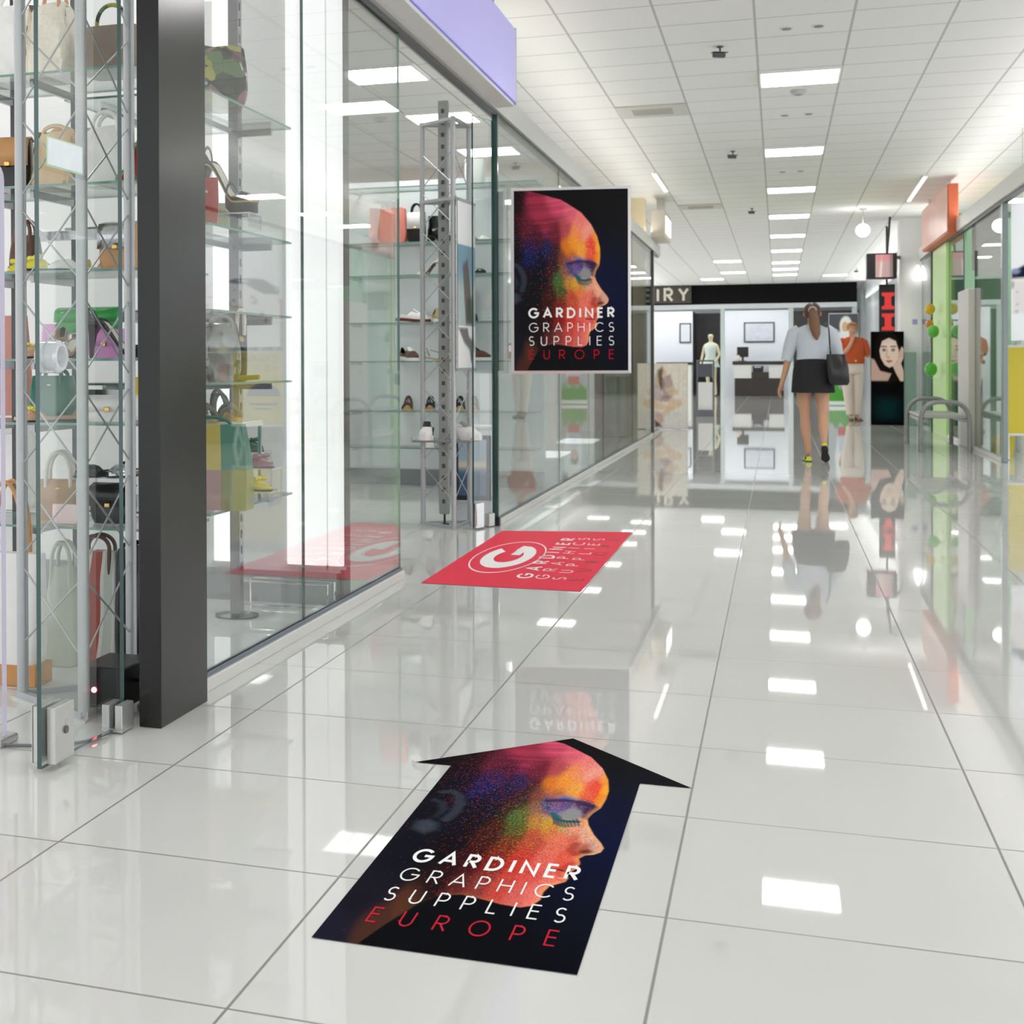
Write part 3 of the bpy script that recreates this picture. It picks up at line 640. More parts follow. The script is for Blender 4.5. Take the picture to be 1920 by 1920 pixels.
def shoe_curve(L, heel):
    """height of the foot bed along the shoe, 0 heel .. 1 toe"""
    return lambda t: heel*(1-sm1(.18, .68, t)) 
def sm1(a, b, x): t = min(1, max(0, (x-a)/(b-a))); return t*t*(3-2*t)
def width(t): # half width of a shoe over its length 0..1
    P = [(0, .018), (.06, .026), (.2, .030), (.42, .027), (.65, .037), (.8, .038), (.92, .028), (1, .006)]
    for (a, u), (b, v) in zip(P, P[1:]):
        if t <= b: k = (t-a)/(b-a); k = k*k*(3-2*k); return u+(v-u)*k
    return .006
def upper_mb(L, heel, opening, hback, htoe, wk=1.0, base=0.0):
    mb = MB(); z0 = shoe_curve(L, heel); rings = []; N = 18
    for i in range(N+1):
        t = i/N; w = width(t)*wk; h = (hback*(1-sm1(.05, .5, t))+htoe*.9*sm1(.05, .5, t))*(1-.62*sm1(.72, 1, t))
        if t < .04: h *= .85
        o = opening(t)          # 0 closed on top, 1 wide open
        a1 = 90-o*88; ring = []
        n = 9
        for k in range(n):      # outside, from one rim over the bottom to the other rim
            a = math.radians(a1-(a1+180-(180-a1)+0) * 0 + 0); 
        A0, A1 = math.radians(90-o*84), math.radians(-270+90+o*84-0)
        A1 = math.radians(90+o*84-360)
        for k in range(15):
            a = A0+(A1-A0)*k/14
            cx_, sz = math.cos(a), math.sin(a)
            q = abs(sz)**.8*(1 if sz > 0 else -1)
            ring.append((L*(t-.5), w*(abs(cx_)**.75)*(1 if cx_ > 0 else -1), base+z0(t)+(h*q if q > 0 else .006*q)+.006))
        ins = [(x*.985, y*.88, z+.0015 if k in (0, 14) else z+.004) for k, (x, y, z) in enumerate(ring)]
        rings.append(ring+ins[::-1])
    mb.loft(rings, cap=True)
    return mb
def sole_mb(L, heel, th, wk=1.04, base=0.0):
    z0 = shoe_curve(L, heel); R = []
    for i in range(17):
        t = i/16; w = width(t)*wk; z = base+z0(t); x = L*(t-.5)*1.02
        R.append([(x, -w, z), (x, w, z), (x, w, z+th), (x, -w, z+th)])
    return MB().loft(R)
def bow_mb(c, s):
    mb = MB()
    for k in (-1, 1):
        R = []
        for i in range(6):
            t = i/5; w = .25+.75*t*(1.15-.25*t); y = c[1]+k*s*(.08+t); 
            R.append([(c[0]+s*.42*w*math.cos(a), y, c[2]+s*.30*w*math.sin(a)) for a in [2*PI*j/8 for j in range(8)]])
        mb.loft(R)
    return mb
def flat_shoe(label, loc, rz, m, group=None, bow=None, L=.24, lining=None):
    t = thing('ballet_flat', label, 'shoe', loc, rz, group)
    upper_mb(L, 0, lambda t: .95*sm1(.02, .08, t)*(1-sm1(.58, .74, t)), .042, .036).build('upper', m, t, True)
    MB().add([(L*(i/12-.5)*.93, s*width(.04+.92*i/12)*.86, .0125) for i in range(13) for s in (-1, 1)], [(2*i, 2*i+1, 2*i+3, 2*i+2) for i in range(12)]).build('insole', lining or LINING, t)
    sole_mb(L, 0, .006).build('sole', SOLE, t)
    if bow:
        c = (L*.27, 0, .043); o = bow_mb(c, .036).build('bow', bow, t, True); MB().ball(c, .009).build('knot', bow, o, True)
    return t
def pump(label, loc, rz, m, group=None, L=.21, heel=.10, plat=0.0, peep=False, sole=None, strap=False, bow=None):
    t = thing('high_heel', label, 'shoe', loc, rz, group)
    upper_mb(L, heel, lambda t: .95*sm1(.02, .08, t)*(1-sm1(.62, .78, t)), .055, .040, .95, plat).build('upper', m, t, True)
    MB().add([(L*(i/12-.5)*.93, s*width(.04+.92*i/12)*.8, plat+.0125+shoe_curve(L, heel)(i/12)) for i in range(13) for s in (-1, 1)], [(2*i, 2*i+1, 2*i+3, 2*i+2) for i in range(12)]).build('insole', LINING, t)
    sole_mb(L, heel, .006, base=plat).build('sole', sole or SOLE, t)
    h = heel+plat
    MB().loft([[(-L*.5+.006+x+.030*(1-k)**2*.0+.022*k*k, y, z) for x, y in ((.004*0, -w), (w*1.8, -w), (w*1.8, w), (0, w))] for k, z, w in ((0, 0.0, .006), (.0, h*.3, .007), (.0, h*.7, .011), (0, h+.008, .022))]).build('heel', m, t, True)
    if plat:
        R = []
        for i in range(9):
            q = .52+.46*i/8; w = width(q)*1.02; x = L*(q-.5); z = shoe_curve(L, heel)(q)
            R.append([(x, -w, 0 if q > .62 else z*.6), (x, w, 0 if q > .62 else z*.6), (x, w, plat+z+.002), (x, -w, plat+z+.002)])
        MB().loft(R).build('platform', m, t, True)
    if strap:
        for q, hh in ((.14, .050), (.55, .034)):
            z = plat+shoe_curve(L, heel)(q)
            MB().tube([(L*(q-.5), width(q)*1.0*math.cos(a), z+.015+hh*math.sin(a)) for a in [PI*i/10 for i in range(11)]], .006, 6, flat=.4).build('strap', m, t, True)
    if bow: bow_mb((L*.27, 0, plat+.045), .034).build('bow', bow, t, True)
    return t
def sandal(label, loc, rz, m, group=None, L=.23):
    t = thing('sandal', label, 'shoe', loc, rz, group)
    sole_mb(L, .015, .014).build('sole', WOODS, t)
    z0 = shoe_curve(L, .015)
    for q, hh in ((.72, .040), (.58, .050), (.30, .075), (.14, .085)):
        z = z0(q)+.010
        MB().tube([(L*(q-.5)-(.03*math.sin(a) if q < .35 else -.01*math.sin(a)), width(q)*1.05*math.cos(a), z+hh*math.sin(a)) for a in [PI*i/10 for i in range(11)]], .008, 6, flat=.35).build('strap', m, t, True)
    MB().tube([(L*.22, 0, z0(.72)+.05), (L*.08, 0, .065), (-L*.2, 0, .085)], .007, 6, flat=.4).build('strap', m, t, True)
    return t
def sneaker(label, loc, rz, m, group=None, sole=None, L=.28, accent=None):
    t = thing('sneaker', label, 'shoe', loc, rz, group)
    upper_mb(L, .012, lambda t: .9*sm1(.02, .06, t)*(1-sm1(.36, .44, t)), .085, .060, 1.1, .018).build('upper', m, t, True)
    sole_mb(L, .012, .024, 1.18).build('sole', sole or WSOLE, t)
    MB().tube([(L*.0, 0, .105), (L*.10, 0, .085), (L*.2, 0, .070)], [.022, .024, .020], 8, flat=.35).build('tongue', accent or m, t, True)
    mb = MB()
    for i in range(4): mb.tube([(L*(.02+.05*i), -.024, .090-.010*i), (L*(.03+.05*i), 0, .104-.011*i), (L*(.02+.05*i), .024, .090-.010*i)], .003, 5)
    mb.build('laces', WSOLE, t)
    MB().tube([(L*(.32-.1*k), .0415*s if False else .040, .03+.022*k) for k in range(3) for s in (1,)], .006, 5, flat=.5).build('side_stripe', accent or WSOLE, t)
    return t
def boot(label, loc, rz, m, group=None, H=.20, L=.25, heel=.0):
    t = thing('ankle_boot', label, 'shoe', loc, rz, group)
    upper_mb(L, heel, lambda t: .9*sm1(.02, .06, t)*(1-sm1(.30, .40, t)), .075, .058, 1.05, .012).build('foot', m, t, True)
    MB().loft([[(-L*.27+rx*math.cos(a)-.0*z, ry*math.sin(a), z) for a in [2*PI*k/14 for k in range(14)]] for z, rx, ry in ((heel+.06, .062, .036), (heel+.10, .054, .036), (H*.85, .050, .040), (H, .054, .044))]).build('shaft', m, t, True)
    sole_mb(L, heel, .014, 1.1).build('sole', SOLE, t)
    if heel: MB().box(-L*.5, -L*.5+.05, -.024, .024, 0, heel+.006, .004).build('heel', SOLE, t)
    return t
def bag(label, loc, rz, w, d, h, m, group=None, name='handbag', taper=.12, flap=None, handle=.0, hm=None, strap=0, clasp=True, sag=.0, trim=None, slouch=0):
    t = thing(name, label, 'bag', loc, rz, group); hm = hm or m
    R = []; n = 24; rg = random.Random(len(label))
    for i in range(9):
        k = i/8; z = h*k; ww = w/2*(1-taper*k)*(1-.06*(1-k)**6*4); dd = d/2*(1-.55*k**1.5+.10*math.sin(PI*k)) if flap is None else d/2*(1-.25*k**2)
        ring = []
        for j in range(n):
            a = 2*PI*j/n; c, s = math.cos(a), math.sin(a); e = .35
            x = ww*(abs(c)**e)*(1 if c > 0 else -1); y = dd*(abs(s)**e)*(1 if s > 0 else -1)
            zz = z-sag*math.cos(PI*x/w)*(k**2)
            if slouch: x += slouch*.35*w*math.sin(5*k+j*.8)*.08; y += slouch*d*.10*math.sin(7*k+j*1.3); zz -= slouch*h*.05*math.sin(j*.9)*k
            ring.append((x, y, max(0, zz)))
        R.append(ring)
    MB().loft(R).build('body', m, t, True)
    if trim:
        MB().loft([[(w/2*s*1.01*(1-taper*z/h), dd, z) for s, dd in ((-1, -d/2*1.02), (1, -d/2*1.02), (1, d/2*1.02), (-1, d/2*1.02))] for z in (0, h*.16)]).build('base_trim', trim, t)
    if flap:
        fh = h*.55; mb = MB()
        top = h*1.01; yb = -d/2*.86
        mb.loft([[(x*(1-taper*.8), y, z) for x in (-w/2*1.0, -w/4, 0, w/4, w/2*1.0)] for y, z in ((d/2*.7, top*.99), (0, top+.008), (-d/2*.78, top*.985), (-d/2*1.03, top*.80), (-d/2*1.07, top-fh))], cap=False, close=False)
        o = mb.build('flap', flap, t, 'all'); md = o.modifiers.new('thickness', 'SOLIDIFY'); md.thickness = .004
        if clasp: MB().box(-.009, .009, -d/2*1.07-.008, -d/2*1.07-.002, top-fh-.002, top-fh+.012, .002).build('clasp', GOLD, t)
    elif clasp:
        MB().lathe([(.012, 0), (.012, .004)], 12).xf(Matrix.Translation((0, -d*.30, h*.72)) @ Matrix.Rotation(PI/2, 4, 'X')).build('clasp', GOLD, t)
    if handle:
        for s in ((-1, 1) if handle > 0 else (0,)):
            H = abs(handle); y = s*d*.22
            pts = [(-w*.26, y*1.2, h*.80)]+[(-w*.26*math.cos(a), y, h+H*(math.sin(a)**.8)) for a in [PI*i/14 for i in range(1, 14)]]+[(w*.26, y*1.2, h*.80)]
            MB().tube(pts, .007, 8).build('handle', hm, t, True)
    if strap:
        pts = [(w*.46*math.cos(a), -d*.2-.02*math.sin(a), h*.9+strap*(-abs(math.sin(a))**.7)) for a in [PI*i/12 for i in range(13)]]
        MB().tube(pts, .005, 6).build('shoulder_strap', hm, t, True)
    return t
def riser(label, loc, w, d, h, group='clear acrylic risers'):
    t = thing('acrylic_riser', label, 'display stand', loc, 0, group)
    e = mat('acrylic_edge', '#d6dce0', .1, var=0)
    a = MB().box(-w/2, w/2, -d/2, d/2, h-.005, h); a.m = [0, 0, 1, 1, 1, 1]; a.build('top_plate', [acrylic, e], t)
    for s in (-1, 1):
        q = MB().box(s*(w/2-.0025)-.0025, s*(w/2-.0025)+.0025, -d/2, d/2, 0, h-.005); q.m = [1, 1, 1, 1, 0, 0]; q.build('side_plate', [acrylic, e], t)
    return t
# ------------------------------------------------------------------ glass door leaf at the near entrance
t = thing('door_1', 'open frameless glass door leaf at the left entrance beside the black pilaster', 'door', (-1.66, 3.06, 0)); t['kind'] = 'structure'
mb = MB().box(-.006, .006, 0, .465, .012, 2.44); mb.m = [1, 1, 1, 1, 0, 0]; mb.build('pane', [glass, glass_edge], t)
lk = MB()
for s in (-1, 1): lk.box(s*.019-.011, s*.019+.011, .022, .125, .018, .155, .002)
o = lk.build('lock_box', alu, t)
MB().box(-.0315, -.030, .02, .127, .018, .157).build('cover_plate', alu, o)
MB().lathe([(.010, 0), (.010, .004)], 14).xf(Matrix.Translation((.030, .078, .092)) @ Matrix.Rotation(PI/2, 4, 'Y')).build('keyhole', MATS['dark_rail'], o)
MB().box(.030, .0325, .075, .081, .094, .118).build('key_slot', chrome, o)
hs = MB(); hs.box(-.030, -.008, .40, .475, .012, .075, .002); hs.box(.008, .030, .40, .475, .012, .075, .002); hs.box(-.030, .030, .40, .475, .004, .013)
hs.build('pivot_shoe', alu, t)
kn = MB().lathe([(.034, -.030), (.040, -.026), (.040, -.008), (.036, -.004), (.040, 0), (.040, .022), (.034, .028), (.026, .028), (.022, .012), (.022, -.012), (.026, -.030)], 26, cap=False)
kn.xf(Matrix.Translation((0, .072, 1.0)) @ Matrix.Rotation(PI/2, 4, 'Y')); tag(kn.build('door_knob', mat('clear_plastic', '#e9eef0', .08, spec=.8, var=0, trans=.55), t, True), 'clear ring-shaped door knob')
mb = MB().box(.007, .009, .042, .225, 1.465, 1.530); mb.v = [(x, y, z) for x, y, z in mb.v]
tag(mb.build('notice_card', mat('notice_card', '#e4ecf0', .5), t), 'blank pale notice card stuck on the glass')
MB().box(.0066, .0072, .038, .229, 1.461, 1.534).build('card_backing', mat('card_green', '#b8d9b4', .5), t)

# ------------------------------------------------------------------ triangular truss towers
def truss(name, label, A, B, C, H, levels, pitch, r=.017, bars=2.05):
    cx_, cy_ = (A[0]+B[0]+C[0])/3, (A[1]+B[1]+C[1])/3
    t = thing('truss_tower', label, 'display tower', (cx_, cy_, 0))
    V = [Vector((p[0]-cx_, p[1]-cy_, 0)) for p in (A, B, C)]; Z = Vector((0, 0, 1))
    for p in V: MB().tube([p+Z*.012, p+Z*H], r, 14).build('post', tube_grey, t, True)
    mb = MB()
    for i in range(2):
        p, q = V[i], V[(i+1) % 3]; z = .15
        while z+pitch < H-.03:
            mb.tube([p+Z*(z+.012), q+Z*(z+pitch-.02)], .0030, 6); mb.tube([q+Z*(z+.012), p+Z*(z+pitch-.02)], .0030, 6); z += pitch
    mb.build('diagonal_rods', tube_grey, t, True)
    for k, z in enumerate(levels):
        mb = MB()
        for i in range(3):
            a, b = V[i], V[(i+1) % 3]
            mb.bar(a*1.06+Z*z, b*1.06+Z*z, .022, .018)
            if k: mb.bar(a*.75+b*.25*0+Z*z, (b+V[(i+2) % 3])*.30+Z*z, .016, .012)
        mb.build('level_frame' if k else 'base_frame', tube_grey, t)
    MB().loft([[(p*1.22).to_tuple()[:2]+(z,) for p in V] for z in (0.0, .006)]).build('base_plate', mat('plate_grey', '#c6c8c7', .35, .3), t)
    return t, V
truss('t', 'grey triangular truss tower left of the black pilaster', (-2.085, 3.745), (-1.800, 3.575), (-1.845, 3.985), 2.62, [.014, 2.10, 2.135], .262)
tw2, V2 = truss('t', 'grey triangular truss tower with a banner in the far shop doorway', (-2.02, 8.575), (-1.795, 8.405), (-1.770, 8.745), 2.44, [.014, 1.955, 2.425], .235, r=.015)
# slotted upright inside the second tower
ux0 = Vector((-1.885, 8.56, 0))-tw2.location
su = MB().box(ux0.x-.030, ux0.x+.030, ux0.y-.022, ux0.y+.022, .075, 2.56, .004).build('slotted_upright', mat('upright_grey', '#9fa2a0', .4, .4, var=.06), tw2)
mb = MB()
for i in range(34): mb.box(ux0.x-.010, ux0.x+.010, ux0.y-.0235, ux0.y-.0215, .14+.071*i, .165+.071*i)
mb.build('slots', mat('slot_dark', '#4c4b4a', .6), su)
MB().lathe([(.028, .008), (.028, .016), (.007, .02), (.007, .08)], 14, ux0).build('levelling_foot', black_plastic, su)
# banner on the second tower
bx = Vector((-1.795, 8.405, 0)); cxv = Vector((-1.770, 8.745, 0))
def paint_banner(u, v):
    img = np.zeros(u.shape+(3,))+np.array(rgb('#e9ebea'))
    img = over(img, rgb('#7f9fb0'), sm(.745, .735, v)*sm(.245, .25, v))
    img = over(img, rgb('#b9c6c2'), sm(.60, .45, v)*sm(.245, .25, v)*.8)
    img = over(img, rgb('#6a5a52'), sm(.02, -.02, sdf(u, v, [(.28, .62), (.55, .66), (.7, .5), (.8, .26), (.45, .26), (.35, .45)]))*.85)
    img = over(img, rgb('#4e5a4c'), sm(.02, -.02, sdf(u, v, [(.5, .42), (.9, .44), (.95, .26), (.5, .28)]))*.7)
    img = over(img, rgb('#76787a'), sm(.015, -.015, sdf(u, v, [(.0, .243), (.55, .243), (.62, .19), (.82, .17), (.9, .19), (.95, .12), (.78, .03), (.74, .03), (.66, .11), (.35, .15), (.1, .22)])))
    img = over(img, rgb('#f0f0ee'), sm(.006, .003, abs(v-.245)))
    return img
t = thing('banner', 'printed white banner with leg pictures hanging on the far truss tower', 'banner', (-1.776, 8.40, 0))
d = cxv-bx; L = d.length*1.12; ux_ = d.normalized(); nrm = Vector((ux_.y, -ux_.x, 0))
o0 = nrm*.012-ux_*.01
sheet('print', L, .99, 40, 110, paint_banner, print_satin, t, (o0.x, o0.y, .955), (ux_.x, ux_.y, 0))
q0 = o0-nrm*.004
MB().loft([[(q0+ux_*a+Vector((0, 0, z))-nrm*k).to_tuple() for a, z in ((0, .955), (L, .955), (L, 1.945), (0, 1.945))] for k in (0, .004)]).build('backing', white, t)
for z in (.945, 1.95): MB().bar((q0+Vector((0, 0, z))).to_tuple(), (q0+ux_*L+Vector((0, 0, z))).to_tuple(), .016).build('clamp_rail', tube_grey, t)
# small wire shelf with a trainer inside the second tower is part of the wall display below

# ------------------------------------------------------------------ alarm gate, alarm box and cables
t = thing('security_gate', 'clear acrylic security gate with a rounded top at the left picture edge', 'security gate', (-1.905, 3.27, 0))
e = mat('gate_edge', '#e4dcf2', .12, var=0, spec=.8)
prof = [(-.55, .02), (.03, .02), (.03, 1.46)]+[(.03-.06+.06*math.cos(a), 1.46+.06*math.sin(a)) for a in [PI/2*i/6 for i in range(1, 7)]]+[(-.55, 1.52)]
mb = MB().prism([(x, z) for x, z in prof], 'y', -.012, .012); mb.m = [1]*(len(mb.m)-2)+[0, 0]; mb.build('acrylic_panel', [acrylic, e], t)
MB().box(-.56, .045, -.05, .05, 0, .022, .005).build('base_bar', alu, t)
t = thing('alarm_box', 'black box with a red glowing light on the floor under the truss tower', 'alarm box', (-1.757, 3.715, 0))
MB().box(-.075, .062, -.105, .09, .028, .140, .004).build('case', black_plastic, t)
MB().ball((-.028, -.107, .076), .008).build('warning_light', emis('red_led', (1, .12, .16), 9), t, True)
for sx in (-.065, .06):
    for sy in (-.08, .07): MB().lathe([(.010, .006), (.010, .028)], 8, (sx, sy, 0)).build('foot', rubber, t)
t = thing('cable', 'thin grey cable running over the floor behind the glass door lock', 'cable')
P = [onz(x, y, .006) for x, y in ((-40, 1396), (10, 1397), (66, 1398), (120, 1397), (165, 1389), (200, 1376), (218, 1366))]
MB().tube(P, .0042, 8).build('cord', mat('cable_grey', '#6c6c70', .5), t, True)
t = thing('cable', 'black cable from the alarm box to the black pilaster', 'cable')
MB().tube([(-1.694, 3.70, .09), (-1.67, 3.68, .10), (-1.648, 3.66, .13), (-1.643, 3.70, .17), (-1.640, 3.76, .12), (-1.638, 3.79, .03), (-1.638, 3.80, .006)], .005, 8).build('cord', rubber, t, True)

# ------------------------------------------------------------------ glass shelving in the display window
YN = 4.03
def zn(py, px=150): return zat(px, py, YN)
NZ = [zn(p) for p in (988, 793, 672, 505, 342, 128)]
NX0, NX1 = -2.75, -1.745
def shelf_part(mb_args, par, x0, x1, y0, y1, z):
    mb = MB().box(x0, x1, y0, y1, z-.008, z); mb.m = [0, 0, 1, 1, 1, 1]; return mb.build('glass_shelf', [glass_green, shelf_edge], par)
dark_up = mat('dark_upright', '#4a4a4b', .25, .6, var=.15); brk = mat('bracket_chrome', '#8f8f90', .15, .9, var=.1)
t = thing('shelving_unit', 'tall glass shelving unit facing the entrance behind the truss tower', 'shelves', (0, 0, 0))
for px in (34, 147):
    x = xat(px, 4.40)
    MB().box(x-.017, x+.017, 4.385, 4.415, .012, 2.6).build('upright', dark_up, t)
    MB().lathe([(.055, 0), (.055, .008), (.02, .014)], 24, (x, 4.40, 0)).build('base_plate', dark_up, t)
for z in NZ:
    shelf_part(None, t, NX0, NX1, YN, 4.38, z)
    for px in (34, 147):
        x = xat(px, 4.40); MB().box(x-.006, x+.006, YN+.05, 4.386, z-.034, z-.0085).build('bracket', brk, t)
for z in (zn(400)-.02, zn(722)-.02):
    MB().box(xat(60, 4.36), NX1-.02, 4.345, 4.384, z-.03, z).build('chrome_rail', brk, t)
YM0, YM1, MX1 = 4.44, 5.30, -1.765
MZ = [.484, .918, 1.165, 1.452, 1.895]
t = thing('shelving_unit', 'glass shelving unit along the shop window right of the black pilaster', 'shelves', (0, 0, 0))
for xx_ in (-1.975, -2.23):
    MB().box(xx_-.020, xx_+.020, 5.223, 5.267, .012, 2.7).build('upright', mat('slotted_grey', '#77777a', .25, .6, var=.1), t)
    MB().lathe([(.085, 0), (.085, .008), (.03, .014)], 28, (xx_, 5.245, 0)).build('base_plate', dark_up, t)
    mb = MB()
    for i in range(40): mb.box(xx_+.0205, xx_+.022, 5.240, 5.250, .12+.062*i, .15+.062*i)
    mb.build('slots', black_plastic, t)
for z in MZ:
    shelf_part(None, t, -2.30, MX1, YM0, YM1, z)
    for xx_ in (-1.975, -2.23): MB().box(xx_-.008, xx_+.008, 4.60, 5.222, z-.030, z-.0085).build('bracket', brk, t)
    MB().box(-1.955, MX1-.06, 5.236, 5.252, z-.034, z-.0085).build('bracket', brk, t)

# goods on the unit facing the entrance (shelf 0 is the lowest)
def N(px, k, dy=.10): return (xat(px, YN+dy), YN+dy, NZ[k]+.0008)
F = PI/2*0
bag('large white tote bag at the left end of the top glass shelf', N(18, 5, .17), 0, .17, .12, .25, WHITE, 'tote', name='tote_bag', handle=.06, slouch=.6)
bag('cream ruffled handbag on the top glass shelf between the truss posts', N(100, 5, .16), 0, .16, .12, .24, mat('cream_cloth', '#f3ead9', .6, var=.12, scale=60, bump=.5), 'h', handle=.08, hm=TAN, slouch=1)
bag('taupe bag with a floral upper half on the top glass shelf', N(212, 5, .16), 0, .20, .12, .16, TAUPE, 'h', flap=None, handle=-.07, hm=FLORAL)
bag('black shiny bag with a tan flap at the left end of its shelf', N(24, 4, .14), .25, .15, .11, .17, BLACK, 'h', flap=TAN, strap=.0)
bag('slouchy tan bag behind the white notice card', N(112, 4, .16), 0, .16, .12, .18, mat('tan_cloth', '#e2c49c', .5, var=.1, scale=40), 'h', handle=.025, slouch=1.2)
bag('tall white bag on the shelf right of the notice card', N(205, 4, .16), 0, .17, .10, .19, WHITE, 'h', handle=.05, hm=WHITE, slouch=.7)
pump('green high heel beside the white bag', N(252, 4, .05), 2.4, GREEN, heel=.09, sole=RED)
flat_shoe('yellow ballet flat with a bow, standing on the middle shelf', N(103, 3, .08), -2.3, YELLOW, bow=YELLOW)
flat_shoe('yellow ballet flat leaning behind its twin on the middle shelf', tuple(Vector(N(68, 3, .20))), -1.9, YELLOW, bow=YELLOW)
flat_shoe('white ballet flat on the middle shelf beside the yellow pair', N(148, 3, .13), -2.0, WHITE)
bag('tan leather bag with a bright silver front on the middle shelf', N(230, 3, .15), 0, .14, .10, .15, TAN, 'h', flap=SILVER, handle=.0)
bag('brown bag at the left end of the middle shelf', N(50, 3, .2), 0, .10, .09, .13, BROWN, 'h', handle=.05)
riser('low clear acrylic riser under the green clutch', N(168, 2, .255), .21, .10, .085)
bag('bright green clutch standing on an acrylic riser', (N(168, 2, .255)[0], N(168, 2, .255)[1], NZ[2]+.0865), 0, .23, .06, .075, GREEN, 'h', name='clutch_bag', taper=.0, flap=GREEN)
bag('pink clutch in front of the green clutch', N(202, 2, .135), 0, .135, .05, .085, PINK, 'h', name='clutch_bag', taper=.02, flap=PINK)
bag('small pink pouch behind the beige pumps', N(94, 2, .24), .3, .065, .05, .115, PINK, 'h', name='pouch', taper=.3, clasp=False)
pump('beige pump with a yellow bow, left one of its pair', N(82, 2, .08), -1.75, BEIGE, heel=.05, bow=YELLOW)
pump('beige pump with a white bow, right one of its pair', N(128, 2, .08), -1.75, BEIGE, heel=.05, bow=WHITE)
pump('black stiletto pump with a dark red inner heel above the white clutch', N(228, 2, .045), .10, BLACK, heel=.105, L=.22)
bag('dark green suede handbag below the beige pumps', N(100, 1, .20), 0, .16, .10, .145, TEAL, 'h', handle=.02, trim=None)
flat_shoe('beige ballet flat with a yellow bow before the dark green bag', N(92, 1, .07), -2.2, BEIGE, bow=YELLOW)
bag('white clutch lying on the shelf beside the pilaster', N(216, 1, .14), 0, .19, .11, .075, WHITE, 'h', name='clutch_bag', taper=.05, flap=WHITE)
bag('yellow pouch half hidden by the black pilaster', N(262, 1, .2), 0, .05, .06, .14, mat('mustard', '#dcb83a', .4), 'h', name='pouch', clasp=False)
bag('brown striped bag with pale handles on the lowest shelf', N(112, 0, .18), .2, .16, .10, .13, mat('caramel', '#b5926a', .4, var=.15), 'h', handle=.09, hm=mat('pale_handle', '#d8d3cb', .3))
bag('pale pink wallet before the brown striped bag', N(125, 0, .08), 0, .10, .03, .060, mat('pale_pink', '#f0d6d6', .4), 'h', name='wallet', taper=0, clasp=False)
riser('tall clear acrylic riser on the lowest shelf', N(210, 0, .15), .19, .14, .150)
bag('black quilted bag standing inside the clear riser', N(212, 0, .15), 0, .145, .085, .118, BLACK, 'h', taper=.05, flap=BLACK)
zz = NZ[0]+.1515; p = N(192, 0, .12)
flat_shoe('black sequined ballet flat on the tall clear riser', (p[0], p[1], zz), -1.9, SEQ, lining=MAROON)
flat_shoe('silver sequined ballet flat on the tall clear riser', (N(242, 0, .15)[0], p[1]+.04, zz), -1.7, SILVER)
# things seen left of the first truss post
bag('salmon pink tall bag behind the left truss post', (xat(22, 4.62), 4.62, .80), 0, .15, .09, .36, mat('salmon', '#c98c7e', .5), 'h', taper=.2, clasp=False)
bag('white box bag under the salmon bag', (xat(20, 4.62), 4.62, .46), 0, .17, .12, .27, WHITE, 'h', taper=.03, clasp=False)
t = thing('display_stand', 'white stepped display stand behind the left truss post', 'stand', (xat(20, 4.62), 4.62, 0))
MB().box(-.12, .06, -.08, .10, 0, .458, .004).build('lower_block', white, t); MB().box(-.12, .06, .062, .10, .4585, .80, .004).build('rear_block', white, t)
MB().box(-.12, .06, -.06, .10, .780, .7995).build('step', white, t)
# bags standing on the shop floor behind the tower
bag('white canvas tote with tan handles and base on the floor', (-2.235, 3.93, .001), 0, .235, .11, .40, mat('white_canvas', '#eeeeea', .6, var=.05), 'h', name='tote_bag', taper=-.03, handle=.22, hm=TAN, trim=TAN, clasp=False)
bag('grey green leather bag on the floor between the truss posts', (xat(118, 4.22), 4.22, .001), 0, .13, .10, .32, mat('sage', '#c6cbbd', .4, var=.08), 'h', taper=.35, handle=.08)
def patch_mat():
    m = bpy.data.materials.new('patchwork'); m.use_nodes = True; nt = m.node_tree; b = nt.nodes['Principled BSDF']
    tc = nt.nodes.new('ShaderNodeTexCoord'); w = nt.nodes.new('ShaderNodeTexWave'); w.inputs['Scale'].default_value = 3.2; w.inputs['Distortion'].default_value = 4; w.inputs['Detail Scale'].default_value = .6
    r = nt.nodes.new('ShaderNodeValToRGB'); r.color_ramp.interpolation = 'CONSTANT'; e = r.color_ramp.elements
    e[0].color = (*rgb('#b4524a'), 1); e[1].color = (*rgb('#e8e6e1'), 1); e[1].position = .35; q = e.new(.75); q.color = (*rgb('#c9cfc4'), 1)
    nt.links.new(tc.outputs['Object'], w.inputs[0]); nt.links.new(w.outputs['Fac'], r.inputs[0]); nt.links.new(r.outputs[0], b.inputs['Base Color']); b.inputs['Roughness'].default_value = .3; return m
bag('red white and grey patchwork leather bag on the floor by the right truss post', (xat(184, 4.27), 4.27, .001), 0, .19, .10, .37, patch_mat(), 'h', taper=.3, handle=.05, hm=BROWN)
bag('black tote on the floor beside the patchwork bag', (xat(248, 4.27), 4.27, .001), 0, .11, .10, .38, BLACK, 'h', name='tote_bag', handle=.02)

